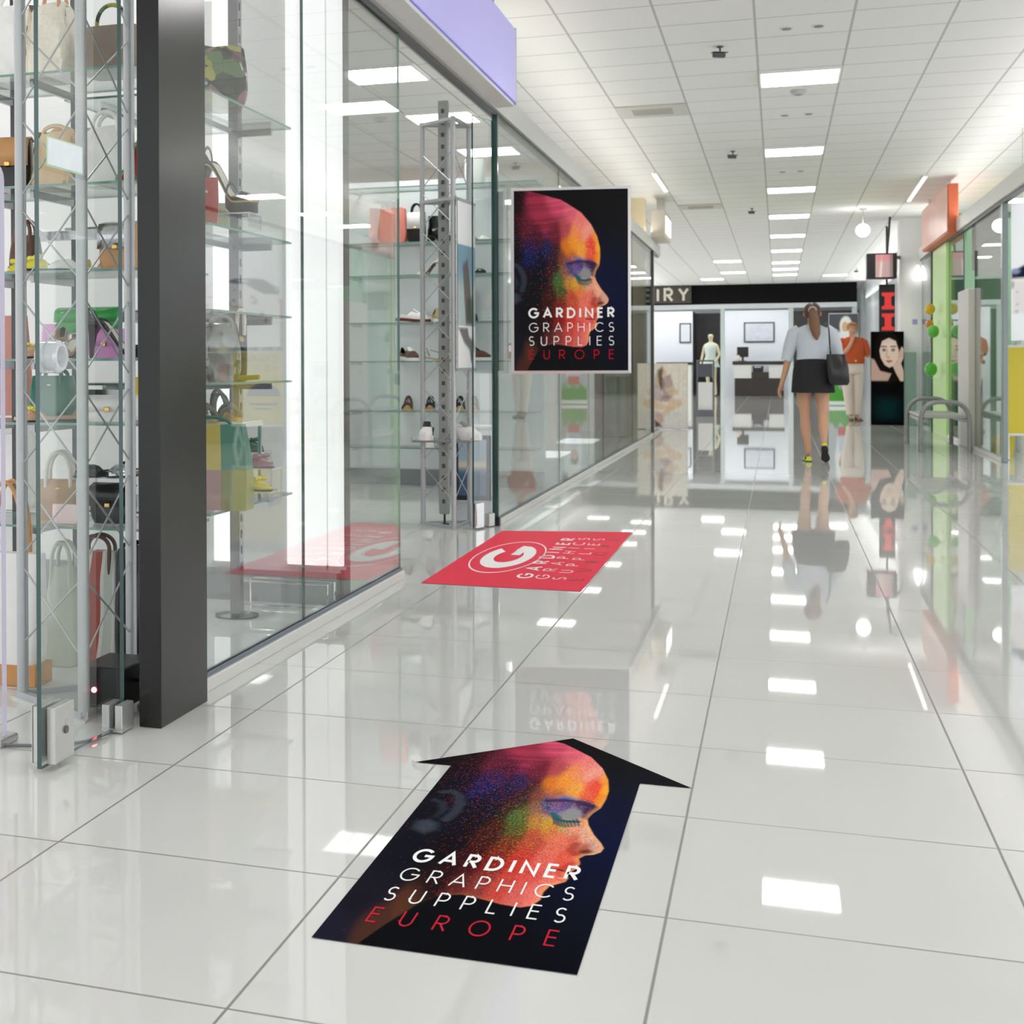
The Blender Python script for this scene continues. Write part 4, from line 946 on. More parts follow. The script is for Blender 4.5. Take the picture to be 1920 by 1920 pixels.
# goods on the unit along the window
def Mx(px, Y, k): return (xat(px, Y), Y, MZ[k]+.0008)
bag('large floral patent bag on the top shelf right of the black pilaster', Mx(420, 4.85, 4), .5, .18, .13, .22, FLORAL, 'h', handle=.0, slouch=.8)
bag('khaki bag on the shelf below the floral bag', Mx(408, 4.95, 3), .4, .10, .08, .12, mat('khaki', '#a9a48d', .4), 'h', clasp=False)
p = Mx(430, 4.70, 3)
riser('clear acrylic riser under the black platform pump', p, .20, .12, .050)
pump('black patent platform peep-toe pump on a clear riser', (p[0], p[1], p[2]+.051), -.18, BLACK, L=.235, heel=.140, plat=.034, sole=WOODS, strap=True)
bag('red folded purse behind the heel of the platform pump', Mx(396, 4.62, 3), .3, .06, .05, .17, RED, 'h', name='purse', clasp=False)
bag('silver grey crumpled metallic bag on the shelf below the platform pump', Mx(415, 4.80, 1), .5, .14, .11, .20, mat('pewter', '#8d8c86', .22, .6, var=.35, scale=14, bump=.4), 'h', handle=.03, hm=GREYL, slouch=1)
bag('small black purse with a white tag beside the metallic bag', Mx(452, 4.95, 1), .3, .05, .05, .21, BLACK, 'h', name='purse', handle=.05, hm=CREAM)
o = MB().box(-.016, .016, -.001, .001, -.035, 0).build('price_tag', white, None); o.location = (Mx(440, 4.86, 1)[0], 4.86, MZ[1]+.036); o.rotation_euler = (.1, .25, .2)
tag(o, 'white price tag leaning beside the small black purse', 'tag')
t = thing('key_fob', 'olive tassel key fob lying before the black purse', 'key fob', (Mx(462, 4.92, 1)[0], 4.92, MZ[1]+.012))
MB().tube([(-.03, 0, 0), (.05, 0, .004)], .009, 8).build('tassel', mat('olive', '#a49a34', .5), t, True); MB().tube(arc((-.045, 0, 0), .016, 0, 330, 14, 'xy'), .0035, 6).build('ring', GOLD, t, True)
BZ = MZ[0]+.0008+.29
t = thing('display_block', 'tall white display block behind the colour-block bag', 'block', (xat(424, 4.90)-.05, 4.90, MZ[0]+.0008))
MB().box(-.14, .15, -.10, .12, .27, .29, .003).build('top_plate', mat('frosted', '#e8eeee', .3), t)
for sx in (-.13, .14):
    for sy in (-.09, .11): MB().box(sx-.006, sx+.006, sy-.006, sy+.006, 0, .2698).build('leg', chrome, t)
sandal('grey strappy sandal on the white block, front one of the pair', (xat(424, 4.90), 4.90, BZ+.0005), -.9, GREYL)
sandal('grey strappy sandal on the white block, rear one of the pair', (xat(392, 4.86)-.02, 4.84, BZ+.0005), -.9, GREYL)
# colour-block bag
def block_bag(label, loc, rz):
    t = thing('handbag', label, 'bag', loc, rz)
    w, d, h = .27, .10, .29
    cols = [['#4f8f8f', '#b98f8c', '#8d9258'], ['#79b5b3', '#d0bb5c', '#4c8a76']]
    xs = [-.5, -.16, .17, .5]
    for r in range(2):
        for c in range(3):
            z0, z1 = h*(.0 if r == 0 else .47), h*(.47 if r == 0 else 1.0)
            f = lambda z: 1-.16*(z/h)**2+.04*math.sin(PI*z/h)
            dd = lambda z: d/2*(1-.45*(z/h)**1.5)
            R = []
            for z in (z0, (z0*2+z1)/3, (z0+2*z1)/3, z1): R.append([(w*xs[c]*f(z), -dd(z), z), (w*xs[c+1]*f(z), -dd(z), z), (w*xs[c+1]*f(z), dd(z), z), (w*xs[c]*f(z), dd(z), z)])
            MB().loft(R).build('panel', leather('panel_'+cols[r][c][1:], cols[r][c]), t)
    MB().tube([(-.07*math.cos(a), 0, h*.98+.03*math.sin(a)) for a in [PI*i/12 for i in range(13)]], .006, 8).build('handle', leather('x_teal', '#3f7d76'), t, True)
    return t
block_bag('large colour-block handbag of teal, yellow, pink and olive panels on the lowest window shelf', (xat(462, 4.60)-.128, 4.60, MZ[0]+.0008), .08)
for (px, py, Y, m, nm) in ((458, 918, 4.78, LEMON, 'yellow'), (463, 875, 4.94, ROSE, 'pink'), (446, 845, 5.10, DGREEN, 'dark green')):
    x = xat(px, Y); h = zat(px, py, Y)-MZ[0]-.002
    riser('clear acrylic riser carrying the %s ballet flat' % nm, (x, Y, MZ[0]+.0008), .23, .11, h)
    flat_shoe('%s ballet flat with a white lining on a clear riser by the window' % nm, (x, Y, MZ[0]+h+.0013), -.22, m, group='ballet flats on clear risers', bow=m, L=.22, lining=WHITE)
# ------------------------------------------------------------------ far shoe shop seen through the doorway
t = thing('glass_fin', 'short glass fin with a chrome foot at the far side of the shop entrance', 'glass panel', (-1.685, 8.43, 0), rz=-.29)
mb = MB().box(-.005, .005, 0, .25, .012, 2.44); mb.m = [1, 1, 1, 1, 0, 0]
mb.build('pane', [glass, glass_edge], t)
MB().box(-.020, .020, .005, .10, .008, .155, .003).build('lock_box', chrome, t)
MB().box(-.018, .018, .17, .24, .005, .08, .002).build('pivot_shoe', alu, t)
t = thing('door_jamb_profile', 'dark slim profile at the start of the far shop window', 'door profile', (-1.60, 8.70, 0))
MB().box(-.016, .016, -.016, .016, 0, 2.482).build('profile', glass_edge, t); MB().box(-.024, .024, -.024, .024, 0, .055, .002).build('foot', black_plastic, t)
YW = 11.4
t = thing('wall_shelves', 'row of thin glass shelves on the white wall of the far shoe shop', 'shelves', (0, YW, 0))
WZ = {}
for py in (838, 770, 677, 605, 517, 456, 352):
    z = zat(700, py, YW-.28); WZ[py] = z
    mb = MB().box(-3.9, -1.74, -.29, -.004, z-.010, z); mb.m = [0, 0, 1, 1, 1, 1]; mb.build('glass_shelf', [glass_green, shelf_edge], t)
    for x in (-3.2, -2.5, -1.85): MB().box(x-.008, x+.008, -.26, -.004, z-.030, z-.0105).build('bracket', alu, t)
def S(px, py, dy=.15): return (xat(px, YW-dy), YW-dy, WZ[py]+.0008)
bag('reddish paper bag with a crumpled clear top on a high wall shelf', S(738, 456), 0, .26, .10, .28, mat('coral_paper', '#d98272', .5, var=.1, bump=.3), 'h', name='paper_bag', taper=.2, clasp=False, slouch=.5)
bag('black handbag with a white front on the high wall shelf', S(782, 456), 0, .15, .10, .24, BLACK, 'h', flap=WHITE, handle=.07)
boot('black chunky heeled ankle boot on a wall shelf seen through the truss', (S(826, 456)[0], S(817, 456)[1], WZ[456]+.0008), -.6, BLACK, heel=.05, H=.21)
pump('white high heel with a brown heel on the shelf below the black boot', S(805, 517), 2.9, WHITE, heel=.09, sole=BROWN)
sneaker('white and dark red low shoe on the wall shelf', S(775, 605), .1, WHITE, sole=MAROON)
sneaker('olive low shoe on the wall shelf behind the truss post', S(822, 605), -1.2, mat('olive_suede', '#a3935e', .6))
sneaker('brown striped trainer at the left of a wall shelf', S(768, 677), -.9, BROWN, accent=WHITE)
sandal('black strappy platform sandal on the wall shelf', S(818, 677), .2, BLACK)
boot('tall black boot on the right part of a wall shelf', (S(884, 605)[0], YW-.15, WZ[605]-.0+.0008), -1.2, BLACK, H=.26)
sneaker('brown and black open shoe at the right of the shelf behind the banner', S(890, 677), -.3, BROWN, accent=BLACK)
pump('black shoe on a right-hand wall shelf above the tall boot', S(893, 517), -.6, BLACK, heel=.05)
pump('white high heel on a high right-hand wall shelf', (S(896, 456)[0], YW-.15, WZ[456]+.0008), -.3, WHITE, heel=.06)
bag('small white box with a teal ball print on the top right wall shelf', S(892, 456, .16)[:2]+(WZ[352]+.0008,), 0, .16, .1, .2, mat('box_white', '#dfe6e4', .4), 'h', name='gift_box', taper=0, clasp=False)
for i, (px, m) in enumerate(((764, BROWN), (806, BLACK), (862, BLACK), (888, TAUPE))):
    sandal('sandal with crossed straps on the long lower wall shelf, %s from the left' % ORD[i if i else 0].replace('nearest', 'first'), S(px, 770), -1.4, m, group='crossed-strap sandals on the lower wall shelf')
for i, (px, m, a) in enumerate(((803, WHITE, BLACK), (858, WHITE, MAROON), (893, WHITE, BLACK))):
    sneaker('white low trainer on the lowest wall shelf, %s from the left' % ['first', 'second', 'third'][i], S(px, 838), -1.3, m, group='trainers on the lowest wall shelf', accent=a)
t = thing('wire_shelf', 'small grey shelf fixed inside the far truss tower', 'shelf', (-1.87, 8.62, zat(830, 824, 8.6)))
MB().box(-.19, .17, -.17, .16, -.012, 0).build('plate', mat('shelf_grey', '#8d9092', .4, .3), t)
mb = MB()
for p in ((-.19, -.17), (.17, -.17), (-.19, .16), (.17, .16)): mb.box(p[0]-.004, p[0]+.004, p[1]-.004, p[1]+.004, -.012, .02)
mb.build('corner_pins', tube_grey, t)
zt = zat(830, 824, 8.6)+.0008
sneaker('black and white trainer on the small shelf inside the truss tower, left one', (-1.99, 8.56, zt), -1.45, WHITE, accent=BLACK, L=.27, sole=WSOLE)
sneaker('grey and white trainer on the small shelf inside the truss tower, right one', (-1.79, 8.60, zt), -.35, WHITE, accent=GREYL, L=.27)
t = thing('picture_frame', 'dark framed picture leaning behind the far truss tower', 'picture', (xat(886, 10.2), 10.2, 0))
MB().box(-.13, .13, -.015, .015, .005, .47, .004).build('frame', mat('navy_frame', '#1c2436', .3), t)
sheet('picture', .20, .40, 12, 24, lambda u, v: over(over(np.zeros(u.shape+(3,))+np.array(rgb('#9fb3c4')), rgb('#405a78'), sm(.62, .35, v)), rgb('#d9c9b0'), sm(.1, .0, abs(v-.55))), print_gloss, t, (-.10, -.0165, .04))
t = thing('display_plinth', 'white low plinth at the right of the far shoe shop', 'plinth', (xat(893, 10.6), 10.62, 0))
MB().box(-.12, .12, -.10, .10, 0, .50, .004).build('body', white, t); MB().box(-.135, .135, -.115, .115, .5005, .525, .004).build('top', MATS['frosted'], t)
# bright bands of glass reflections, put on the display wall as glowing strips
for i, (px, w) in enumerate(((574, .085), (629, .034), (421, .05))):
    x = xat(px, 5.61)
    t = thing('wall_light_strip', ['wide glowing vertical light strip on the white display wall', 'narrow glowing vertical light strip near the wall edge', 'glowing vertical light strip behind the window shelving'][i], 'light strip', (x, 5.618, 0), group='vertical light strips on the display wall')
    MB().box(-w, w, -.014, -.001, .16, 3.0, .006).build('diffuser', emis('strip_white', (1, 1, 1), 1.25), t)  # no lamp: the emission imitates a band reflected in the glass
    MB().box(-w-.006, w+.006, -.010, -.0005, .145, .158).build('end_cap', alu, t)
# low chrome rack by the display wall
t = thing('chrome_rack', 'low chrome wire rack on the floor before the display wall', 'rack', (xat(545, 5.52), 5.50, 0))
for x in (-.19, .17):
    MB().tube([(x, -.04, .004), (x, -.04, .105), (x, .06, .105), (x, .06, .004)], .004, 6).build('end_frame', chrome, t, True)
for y, z in ((-.04, .105), (.06, .105), (-.04, .01)): MB().tube([(-.19, y, z), (.17, y, z)], .004, 6).build('rail', chrome, t, True)

# ------------------------------------------------------------------ things inside the long far shop window
def mannequin(label, loc, rz, dress, skin=None):
    t = thing('mannequin', label, 'mannequin', loc, rz)
    sk = skin or mat('mannequin_ivory', '#d8dcc8', .35)
    V = [(0, 0, .95, .11), (0, 0, 1.12, .095), (0, -.01, 1.30, .12), (0, 0, 1.43, .10), (0, 0, 1.50, .045), (0, -.01, 1.57, .05), (0, -.015, 1.66, .085), (0, -.01, 1.72, .07),
         (.16, 0, 1.40, .05), (.24, -.03, 1.15, .038), (.17, -.10, .98, .030), (.13, -.12, .93, .025), (-.16, 0, 1.40, .05), (-.23, .02, 1.14, .038), (-.26, -.06, .92, .030), (-.27, -.08, .85, .025),
         (.09, 0, .88, .085), (.10, -.02, .50, .055), (.13, .02, .09, .036), (.13, -.06, .03, .03), (-.09, 0, .88, .085), (-.08, -.03, .50, .055), (-.06, .0, .09, .036), (-.06, -.08, .03, .03)]
    E = [(0, 1), (1, 2), (2, 3), (3, 4), (4, 5), (5, 6), (6, 7), (3, 8), (8, 9), (9, 10), (10, 11), (3, 12), (12, 13), (13, 14), (14, 15), (0, 16), (16, 17), (17, 18), (18, 19), (0, 20), (20, 21), (21, 22), (22, 23)]
    skin_mesh('body', V, E, sk, t)
    R = []
    for z, w, d in ((.80, .25, .17), (.95, .20, .145), (1.12, .145, .12), (1.28, .17, .135), (1.40, .175, .115), (1.46, .10, .085)):
        R.append([(w*math.cos(a), d*math.sin(a)-.005, z) for a in [2*PI*k/18 for k in range(18)]])
    MB().loft(R, cap=False).build('dress', dress, t, True)
    MB().lathe([(.17, 0), (.17, .012), (.02, .016)], 20).build('foot_plate', chrome, t)
    return t
def skin_mesh(name, V, E, m, parent, sub=2):
    me = bpy.data.meshes.new(name); me.from_pydata([v[:3] for v in V], E, [])
    o = bpy.data.objects.new(name, me); COL.objects.link(o)
    md = o.modifiers.new('skin', 'SKIN'); me.skin_vertices[0].data[0].use_root = True
    for i, v in enumerate(V):
        r = v[3]; r = r if isinstance(r, tuple) else (r, r)
        me.skin_vertices[0].data[i].radius = r
    md.use_smooth_shade = True; o.modifiers.new('sub', 'SUBSURF').levels = sub; o.modifiers['sub'].render_levels = sub
    dg = bpy.context.evaluated_depsgraph_get(); dg.update()
    m2 = bpy.data.meshes.new_from_object(o.evaluated_get(dg)); o.modifiers.clear(); o.data = m2; m2.name = name
    m2.polygons.foreach_set('use_smooth', [True]*len(m2.polygons))
    m2.materials.clear(); m2.materials.append(m); o.parent = parent; return o
mannequin('ivory mannequin in a white dress by the far end of the left shop window', (-2.05, 19.8, 0), 1.0, mat('dress_white', '#e9e7e2', .8))
# white floor boxes just behind the far window
for i, y in enumerate((12.4, 14.6)):
    t = thing('window_box', 'white lit display box on the floor inside the far window, %s' % ORD[i], 'display box', (-1.86, y, 0), group='white display boxes in the far window')
    MB().box(-.16, .16, -.32, .32, 0, .20, .006).build('body', white, t); MB().box(-.17, .17, -.33, .33, .2005, .215, .003).build('top', emis('box_glow', (1, 1, 1), 1.6), t)

# ------------------------------------------------------------------ lilac sign over the entrance and the small lit sign
lil = mat('lilac_acrylic', '#b3aeea', .35, emit=.16, var=.05, scale=2)
t = thing('sign_box', 'large lilac sign box hanging over the left entrance', 'sign', (-1.55, 6.5, 0))
MB().box(-.085, .075, -3.2, 2.16, 2.515, 2.985, .004).build('casing', mat('sign_white', '#dfe1dd', .4), t)
MB().box(.0752, .088, -3.19, 2.145, 2.533, 2.97, .006).build('face', lil, t)
MB().box(.0755, .0875, 2.146, 2.158, 2.523, 2.98).build('edge_trim', grey_paint, t)
for y in (-2.6, -.4, 1.8): MB().box(-.02, .02, y-.01, y+.01, 2.9852, CEIL).build('hanger', alu, t)
p = at(1252, 420, 20.0)
t = thing('light_box_sign', 'small bright lit box sign sticking out high on the left shop front', 'sign', (-1.50, 20.0, 0))
MB().box(-.09, .09, -.06, 1.05, 2.655, 3.02, .01).build('casing', mat('beige_casing', '#d8cfc0', .4), t)
tag(MB().box(.0902, .100, .06, .95, 2.72, 2.95, .004).build('lit_face', emis('sign_glow', (.95, .98, 1), 2.2), t), 'glowing white face')
MB().box(-.05, .05, .40, .55, 3.0202, CEIL).build('hanger', alu, t)
# easel poster of two seated girls
def paint_girls(u, v):
    img = np.zeros(u.shape+(3,))+np.array(rgb('#f6f2ea'))
    img = over(img, rgb('#ebe6dc'), sm(.03, .0, abs(u-.82))*.6); img = over(img, rgb('#eceaea'), sm(.30, .22, v))
    P = lambda c, pts, a=.9, s=.03: over(img, rgb(c), a*sm(s, -s, sdf(u, v, pts)))
    img = P('#cfc0a6', [(.36, .90), (.46, .80), (.44, .62), (.30, .62), (.28, .78)], .8)
    img = P('#cbbcc4', [(.22, .66), (.34, .70), (.44, .62), (.46, .42), (.24, .40), (.16, .52)], .8)
    img = P('#6f5550', [(.36, .90), (.46, .96), (.50, .90), (.46, .80), (.52, .72), (.50, .60), (.44, .58), (.38, .72)])
    img = P('#e8c7a8', [(.48, .93), (.54, .90), (.56, .84), (.50, .80), (.47, .86)])
    img = P('#b7a2a4', [(.48, .80), (.64, .84), (.72, .62), (.66, .44), (.48, .46), (.46, .62)], .8)
    img = P('#e6cdb4', [(.52, .60), (.66, .50), (.80, .52), (.82, .58), (.66, .66)], .75)
    img = P('#a88a90', [(.44, .52), (.62, .50), (.66, .40), (.40, .42)], .7)
    img = P('#ead2b8', [(.12, .44), (.30, .44), (.62, .34), (.60, .28), (.28, .30), (.10, .36)], .9)
    img = P('#ead0b4', [(.62, .46), (.88, .44), (.90, .36), (.56, .22), (.44, .14), (.40, .18), (.56, .32)], .9)
    img = P('#e6ccb2', [(.14, .36), (.34, .22), (.42, .10), (.36, .10), (.22, .22), (.08, .36)], .85)
    img = P('#5d3a32', [(.28, .14), (.40, .08), (.46, .02), (.30, .01)], .9)
    img = P('#c8a0a0', [(.30, .26), (.42, .24), (.50, .12), (.44, .06), (.34, .14)], .6)
    return np.clip(img+(smooth_noise(u, v, 26, 5)-.5)[..., None]*.10, 0, 1)
t = thing('poster_stand', 'freestanding board with a picture of two seated girls at the left shop corner', 'poster stand', (-1.905, 22.0, 0), rz=.02)
MB().box(0, .665, .002, .03, .012, .975, .004).build('board', mat('board_white', '#e3dfd8', .5), t)
sheet('picture', .645, .943, 70, 100, paint_girls, print_satin, t, (.01, 0, .022))
for x in (.12, .54): MB().bar((x, .03, .0), (x, .24, .0), .025, .02).build('foot', alu, t); MB().bar((x, .035, .45), (x, .23, .01), .015).build('strut', alu, t)
# ------------------------------------------------------------------ right-hand shop front
t = thing('sign_box', 'orange sign box standing out from the right shop front beam', 'sign', (1.97, 19.2, 0))
MB().box(-.055, .055, 0, 3.3, 2.53, 3.12, .006).build('casing', mat('orange_side', '#d86a45', .45), t)
tag(MB().box(-.066, -.0552, .02, 3.28, 2.55, 3.10, .004).build('face', mat('salmon_face', '#e0a490', .35, var=.12, scale=1.5), t), 'paler salmon front face')
for y in (.5, 2.8): MB().box(-.02, .02, y-.02, y+.02, 3.1202, CEIL).build('hanger', alu, t)
t = thing('brown_blind', 'grey brown roller blind hanging inside the right shop window', 'blind', (2.09, 16.0, 0))
MB().add([(0, .0, 1.84), (0, 1.5, 1.93), (0, 2.45, 2.02), (0, 2.45, 2.52), (0, 0, 2.52)], [(0, 1, 2, 3, 4)]).build('fabric', mat('blind_brown', '#a39a94', .8, var=.04), t).modifiers.new('thickness', 'SOLIDIFY').thickness = .004
MB().bar((0, 0, 1.84), (0, 2.45, 2.02), .014).build('bottom_bar', grey_paint, t); MB().tube([(.01, 0, 2.50), (.01, 2.45, 2.50)], .02, 10).build('roller', grey_paint, t)
# dotted sneaker picture in the near right window
def paint_sneaker(u, v):
    img = np.zeros(u.shape+(3,))+np.array(rgb('#eef2f6'))
    P = lambda c, pts, a=1.0, s=.010: over(img, rgb(c), a*sm(s, -s, sdf(u, v, pts)))
    img = P('#1d2338', [(.0, .50), (.10, .585), (.16, .60), (.30, .60), (.34, .575), (.30, .555), (.22, .55), (.16, .50), (.10, .46), (.0, .45)])
    img = over(img, rgb('#8a97b8'), sm(.02, .0, np.hypot(u-.02, v-.505)-.01)); img = P('#dfe4ee', [(.19, .578), (.23, .59), (.27, .583), (.22, .565)])
    sh = sm(.03, -.03, sdf(u, v, [(0, .44), (.12, .44), (.22, .53), (.42, .58), (.60, .50), (.74, .30), (.70, .10), (.30, .10), (.0, .22)]))
    img = over(img, rgb('#e3e0e0'), sh); n = smooth_noise(u, v, 34, 9)
    img = over(img, rgb('#6e6a6c'), sh*sm(.74, .82, n)*.8); img = over(img, rgb('#c9b990'), sm(.10, .0, np.hypot(u-.26, (v-.32)*1.3))*.6)
    return img
t = thing('window_picture', 'large white picture of a dotted sneaker behind the near right window', 'picture', (2.10, 15.60, 0))
sheet('print', 1.9, 1.32, 110, 80, lambda u, v: paint_sneaker(u*1.0, v), print_satin, t, (0, -.004, 1.18), (1, 0, 0))
MB().box(0, 1.9, -.003, .012, 1.18, 2.50).build('backing', white, t)
for x in (.1, 1.8): MB().tube([(x, .005, 2.50), (x, .005, CEIL)], .004, 6).build('wire', alu, t)
# yellow board on legs
t = thing('poster_board', 'yellow board with a white border on white legs at the right picture edge', 'board', (2.115, 16.25, 0), rz=-.03)
yel = mat('board_yellow', '#e3cf3e', .35, var=.04, scale=3)
MB().box(0, .82, -.012, .012, .235, 1.145, .004).build('frame', white, t)
MB().box(.022, .80, -.015, -.0121, .26, 1.12).build('panel', yel, t); MB().box(.022, .80, .0121, .015, .26, 1.12).build('panel', yel, t)
for x in (.04, .74): MB().bar((x, .0, .235), (x-.012, -.16, .0), .03).build('leg', white, t); MB().bar((x, .0, .235), (x-.012, .16, .0), .03).build('leg', white, t)
fb = lambda x, y: (x, -.0156, y); mb = MB(); text_line(mb, 'CTИЛЬH', .24, .70, 1.01, .065, .15, fb, nz=(0, -1, 0)); text_line(mb, 'ЧOЛ', .24, .50, .90, .065, .15, fb, nz=(0, -1, 0))
mb.build('lettering', mat('olive_ink', '#8f8640', .5, var=0), t)
mb = MB(); 
mb.loft([[(.20+.42*k, y, .60) for k in (0, 1)]+[(.41+.21*math.cos(a), y, .60+.16*math.sin(a)) for a in [PI*i/8 for i in range(1, 8)]] for y in (-.0158, -.0152)])
mb.loft([[(.22, y, .52), (.60, y, .52), (.57, y, .49), (.25, y, .49)] for y in (-.0158, -.0152)]); mb.loft([[(.28, y, .46), (.54, y, .46), (.50, y, .44), (.32, y, .44)] for y in (-.0158, -.0152)])
mb.build('printed_mark', mat('mark_grey', '#6d6c86', .5), t)
t = thing('gift_bag', 'small yellow bag on the floor behind the yellow board', 'bag', (2.20, 16.9, 0)); MB().loft([[(sx*w, sy*.05, z) for sx, sy in ((-1, -1), (1, -1), (1, 1), (-1, 1))] for z, w in ((.001, .09), (.20, .10))]).build('body', mat('gift_yellow', '#e6d43c', .5), t)
MB().tube([(-.04*math.cos(a), -.051, .20+.05*math.sin(a)) for a in [PI*i/8 for i in range(9)]], .004, 6).build('handle', WSOLE, t, True)
# dark tubular bench
t = thing('bench', 'grey metal bench with rounded tube ends by the right shop window', 'bench', (1.66, 17.85, 0))
bm_ = mat('bench_grey', '#8f9190', .35, .4, var=.06)
for s, lab in ((-1, 0), (1, 1)):
    y = s*.86; pts = [(-.235, y, .006), (-.235, y, .36)]+[(-.235+.17*(1-math.cos(a)), y, .36+.19*math.sin(a)) for a in [PI/2*i/6 for i in range(1, 7)]]
    pts += [(.235-.17*(1-math.sin(a)), y, .36+.19*math.cos(a)) for a in [PI/2*i/6 for i in range(0, 7)]]+[(.235, y, .006)]
    MB().tube(pts, .024, 10).build('end_hoop', bm_, t, True)
MB().box(-.225, .225, -.84, .84, .375, .405, .01).build('seat', mat('bench_seat', '#a3a5a3', .3, .4, var=.06), t)
for s in (-1, 1): MB().bar((s*.2, -.84, .35), (s*.2, .84, .35), .03, .035).build('seat_rail', bm_, t)
# balloons and stickers on the green panel
for i, (px, py, c, r) in enumerate(((1768, 620, '#5fb84a', .10), (1772, 693, '#4fae3e', .11), (1775, 575, '#e0b030', .09), (1778, 603, '#d8862e', .07))):
    p = at(px, py, 20.55); t = thing('balloon', '%s balloon tied before the lime green panel' % ['green', 'big low green', 'yellow', 'small orange'][i], 'balloon', (1.975-r*.7, 20.9+.25*i, p.z), group='balloons at the green panel')
    m = mat('balloon_'+c[1:], c, .2, var=.03)
    MB().ball((0, 0, 0), r*.72, r*.72, r*.84).build('body', m, t, True); MB().lathe([(.010, -r*.90), (.004, -r*.82)], 8).build('knot', m, t)
    MB().tube([(0, 0, -r*.9), (.01, .005, -r*1.05), (r*.7+.03, .01, -r*1.3)], .0018, 5).build('string', WSOLE, t)
# goods on shelves behind the right window
t = thing('shop_shelves', 'white shelves against the pale wall behind the right window', 'shelves', (2.9, 17.66, 0))
for z in (.35, .75, 1.15, 1.55): MB().box(-.45, .9, -.30, .03, z-.02, z).build('shelf', white, t)
for x in (-.45, .9): MB().box(x-.012, x+.012, -.30, .03, 0, 1.9).build('side_panel', white, t)
for k, z in enumerate((.35, .75, 1.15, 1.55)):
    for j in range(6):
        r = random.Random(k*9+j); c = r.choice(['#c04a44', '#5fa35a', '#d9c35a', '#5a7fa8', '#e5e1da', '#b77aa0']); h = r.uniform(.14, .30)
        o = MB().box(-.05, .05, -.06, .06, 0, h, .006).build('boxed_toy', mat('toy_'+c[1:], c, .4), None); o.location = (2.9-.36+.2*j, 17.55, z+.0008)
        tag(o, '%s box on the %s white shelf behind the right window, %s from the left' % ({'#c04a44': 'red', '#5fa35a': 'green', '#d9c35a': 'yellow', '#5a7fa8': 'blue', '#e5e1da': 'white', '#b77aa0': 'pink'}[c], ['lowest', 'second lowest', 'second highest', 'top'][k], ['first', 'second', 'third', 'fourth', 'fifth', 'sixth'][j]), 'box', 'boxes on the white shelves')
t = thing('sales_counter', 'dark counter inside the right shop behind the low stone pillar', 'counter', (3.4, 17.0, 0)); MB().box(-.3, .5, -.25, .25, .005, .62, .01).build('body', mat('counter_dark', '#34383a', .35), t); MB().box(-.33, .53, -.28, .28, .6205, .66, .006).build('top', mat('counter_top', '#8d9494', .25), t)
# make-up advertising stand
def paint_beauty(u, v):
    img = np.zeros(u.shape+(3,))+np.array(rgb('#0c0b0c'))
    P = lambda img, c, pts, a=1.0, s=.008: over(img, rgb(c), a*sm(s, -s, sdf(u, v*1.7, [(x, y*1.7) for x, y in pts])))
    img = over(img, rgb('#0d2a2c'), sm(.36, .22, v)*sm(.0, .12, v)*sm(.62, .1, abs(u-.5)))
    img = P(img, '#1c1512', [(.10, .50), (.10, .80), (.22, .97), (.5, 1.0), (.8, .96), (.92, .80), (.95, .50), (.7, .45), (.3, .45)], .9, .03)
    img = P(img, '#cba9a0', [(-.02, .72), (.10, .70), (.28, .58), (.62, .55), (.52, .475), (-.02, .475)], .95, .02)
    img = P(img, '#e6cabe', [(.26, .80), (.34, .90), (.55, .935), (.76, .90), (.86, .79), (.82, .70), (.70, .635), (.56, .615), (.42, .645), (.30, .72)], 1, .014)
    img = P(img, '#dcbcae', [(.66, .64), (.80, .68), (.84, .76), (.94, .84), (1.0, .82), (1.0, .72), (.92, .66), (1.02, .56), (1.02, .47), (.90, .47), (.76, .56)], 1, .014)
    img = P(img, '#efd9cf', [(.44, .88), (.66, .89), (.64, .80), (.48, .80)], .6, .03)
    for cx_ in (.40, .68):
        img = over(img, rgb('#33201c'), sm(.085, .03, np.hypot((u-cx_), (v-.805)*3.4))*.9); img = over(img, rgb('#2a1a16'), sm(.020, .006, abs((v-.842)*1.7-.12*np.abs(u-cx_)*0))*sm(.11, .08, abs(u-cx_))*.75)
        img = over(img, rgb('#b9c4c4'), sm(.030, .018, np.hypot(u-cx_, (v-.803)*2.4))*.8); img = over(img, rgb('#15100e'), sm(.016, .009, np.hypot(u-cx_, (v-.803)*1.8)))
    img = over(img, rgb('#b98f80'), sm(.03, .008, dline(u, v*1.7, [(.50, 1.38), (.47, 1.26), (.52, 1.225), (.57, 1.24)]))*.6)
    img = P(img, '#b0655e', [(.44, .685), (.52, .70), (.55, .694), (.62, .698), (.68, .685), (.56, .665)], .9, .008)
    for k in range(4): img = over(img, rgb('#a5837a'), sm(.010, .003, dline(u, v*1.7, [(.84+.035*k, 1.36+.01*k), (.87+.03*k, 1.24)]))*.6)
    return np.clip(img, 0, 1)
t = thing('advertising_stand', 'tall advertising stand with a woman resting her cheek on her hand', 'advertising stand', (1.345, 24.4, 0))
MB().box(0, .47, .004, .14, 0, 1.452, .004).build('front_board', mat('stand_black', '#141415', .4), t)
sheet('picture', .46, 1.44, 70, 200, paint_beauty, print_satin, t, (.005, .002, .006))
MB().box(.4702, .645, .02, .30, 0, 1.13, .005).build('side_cabinet', mat('stand_teal', '#7c9488', .4, var=.05), t)
t = thing('television', 'black screen showing a pink picture mounted high before the white pillar', 'television', (1.28, 24.25, 0))
MB().box(0, .43, 0, .30, 2.265, 2.655, .01).build('housing', black_plastic, t)
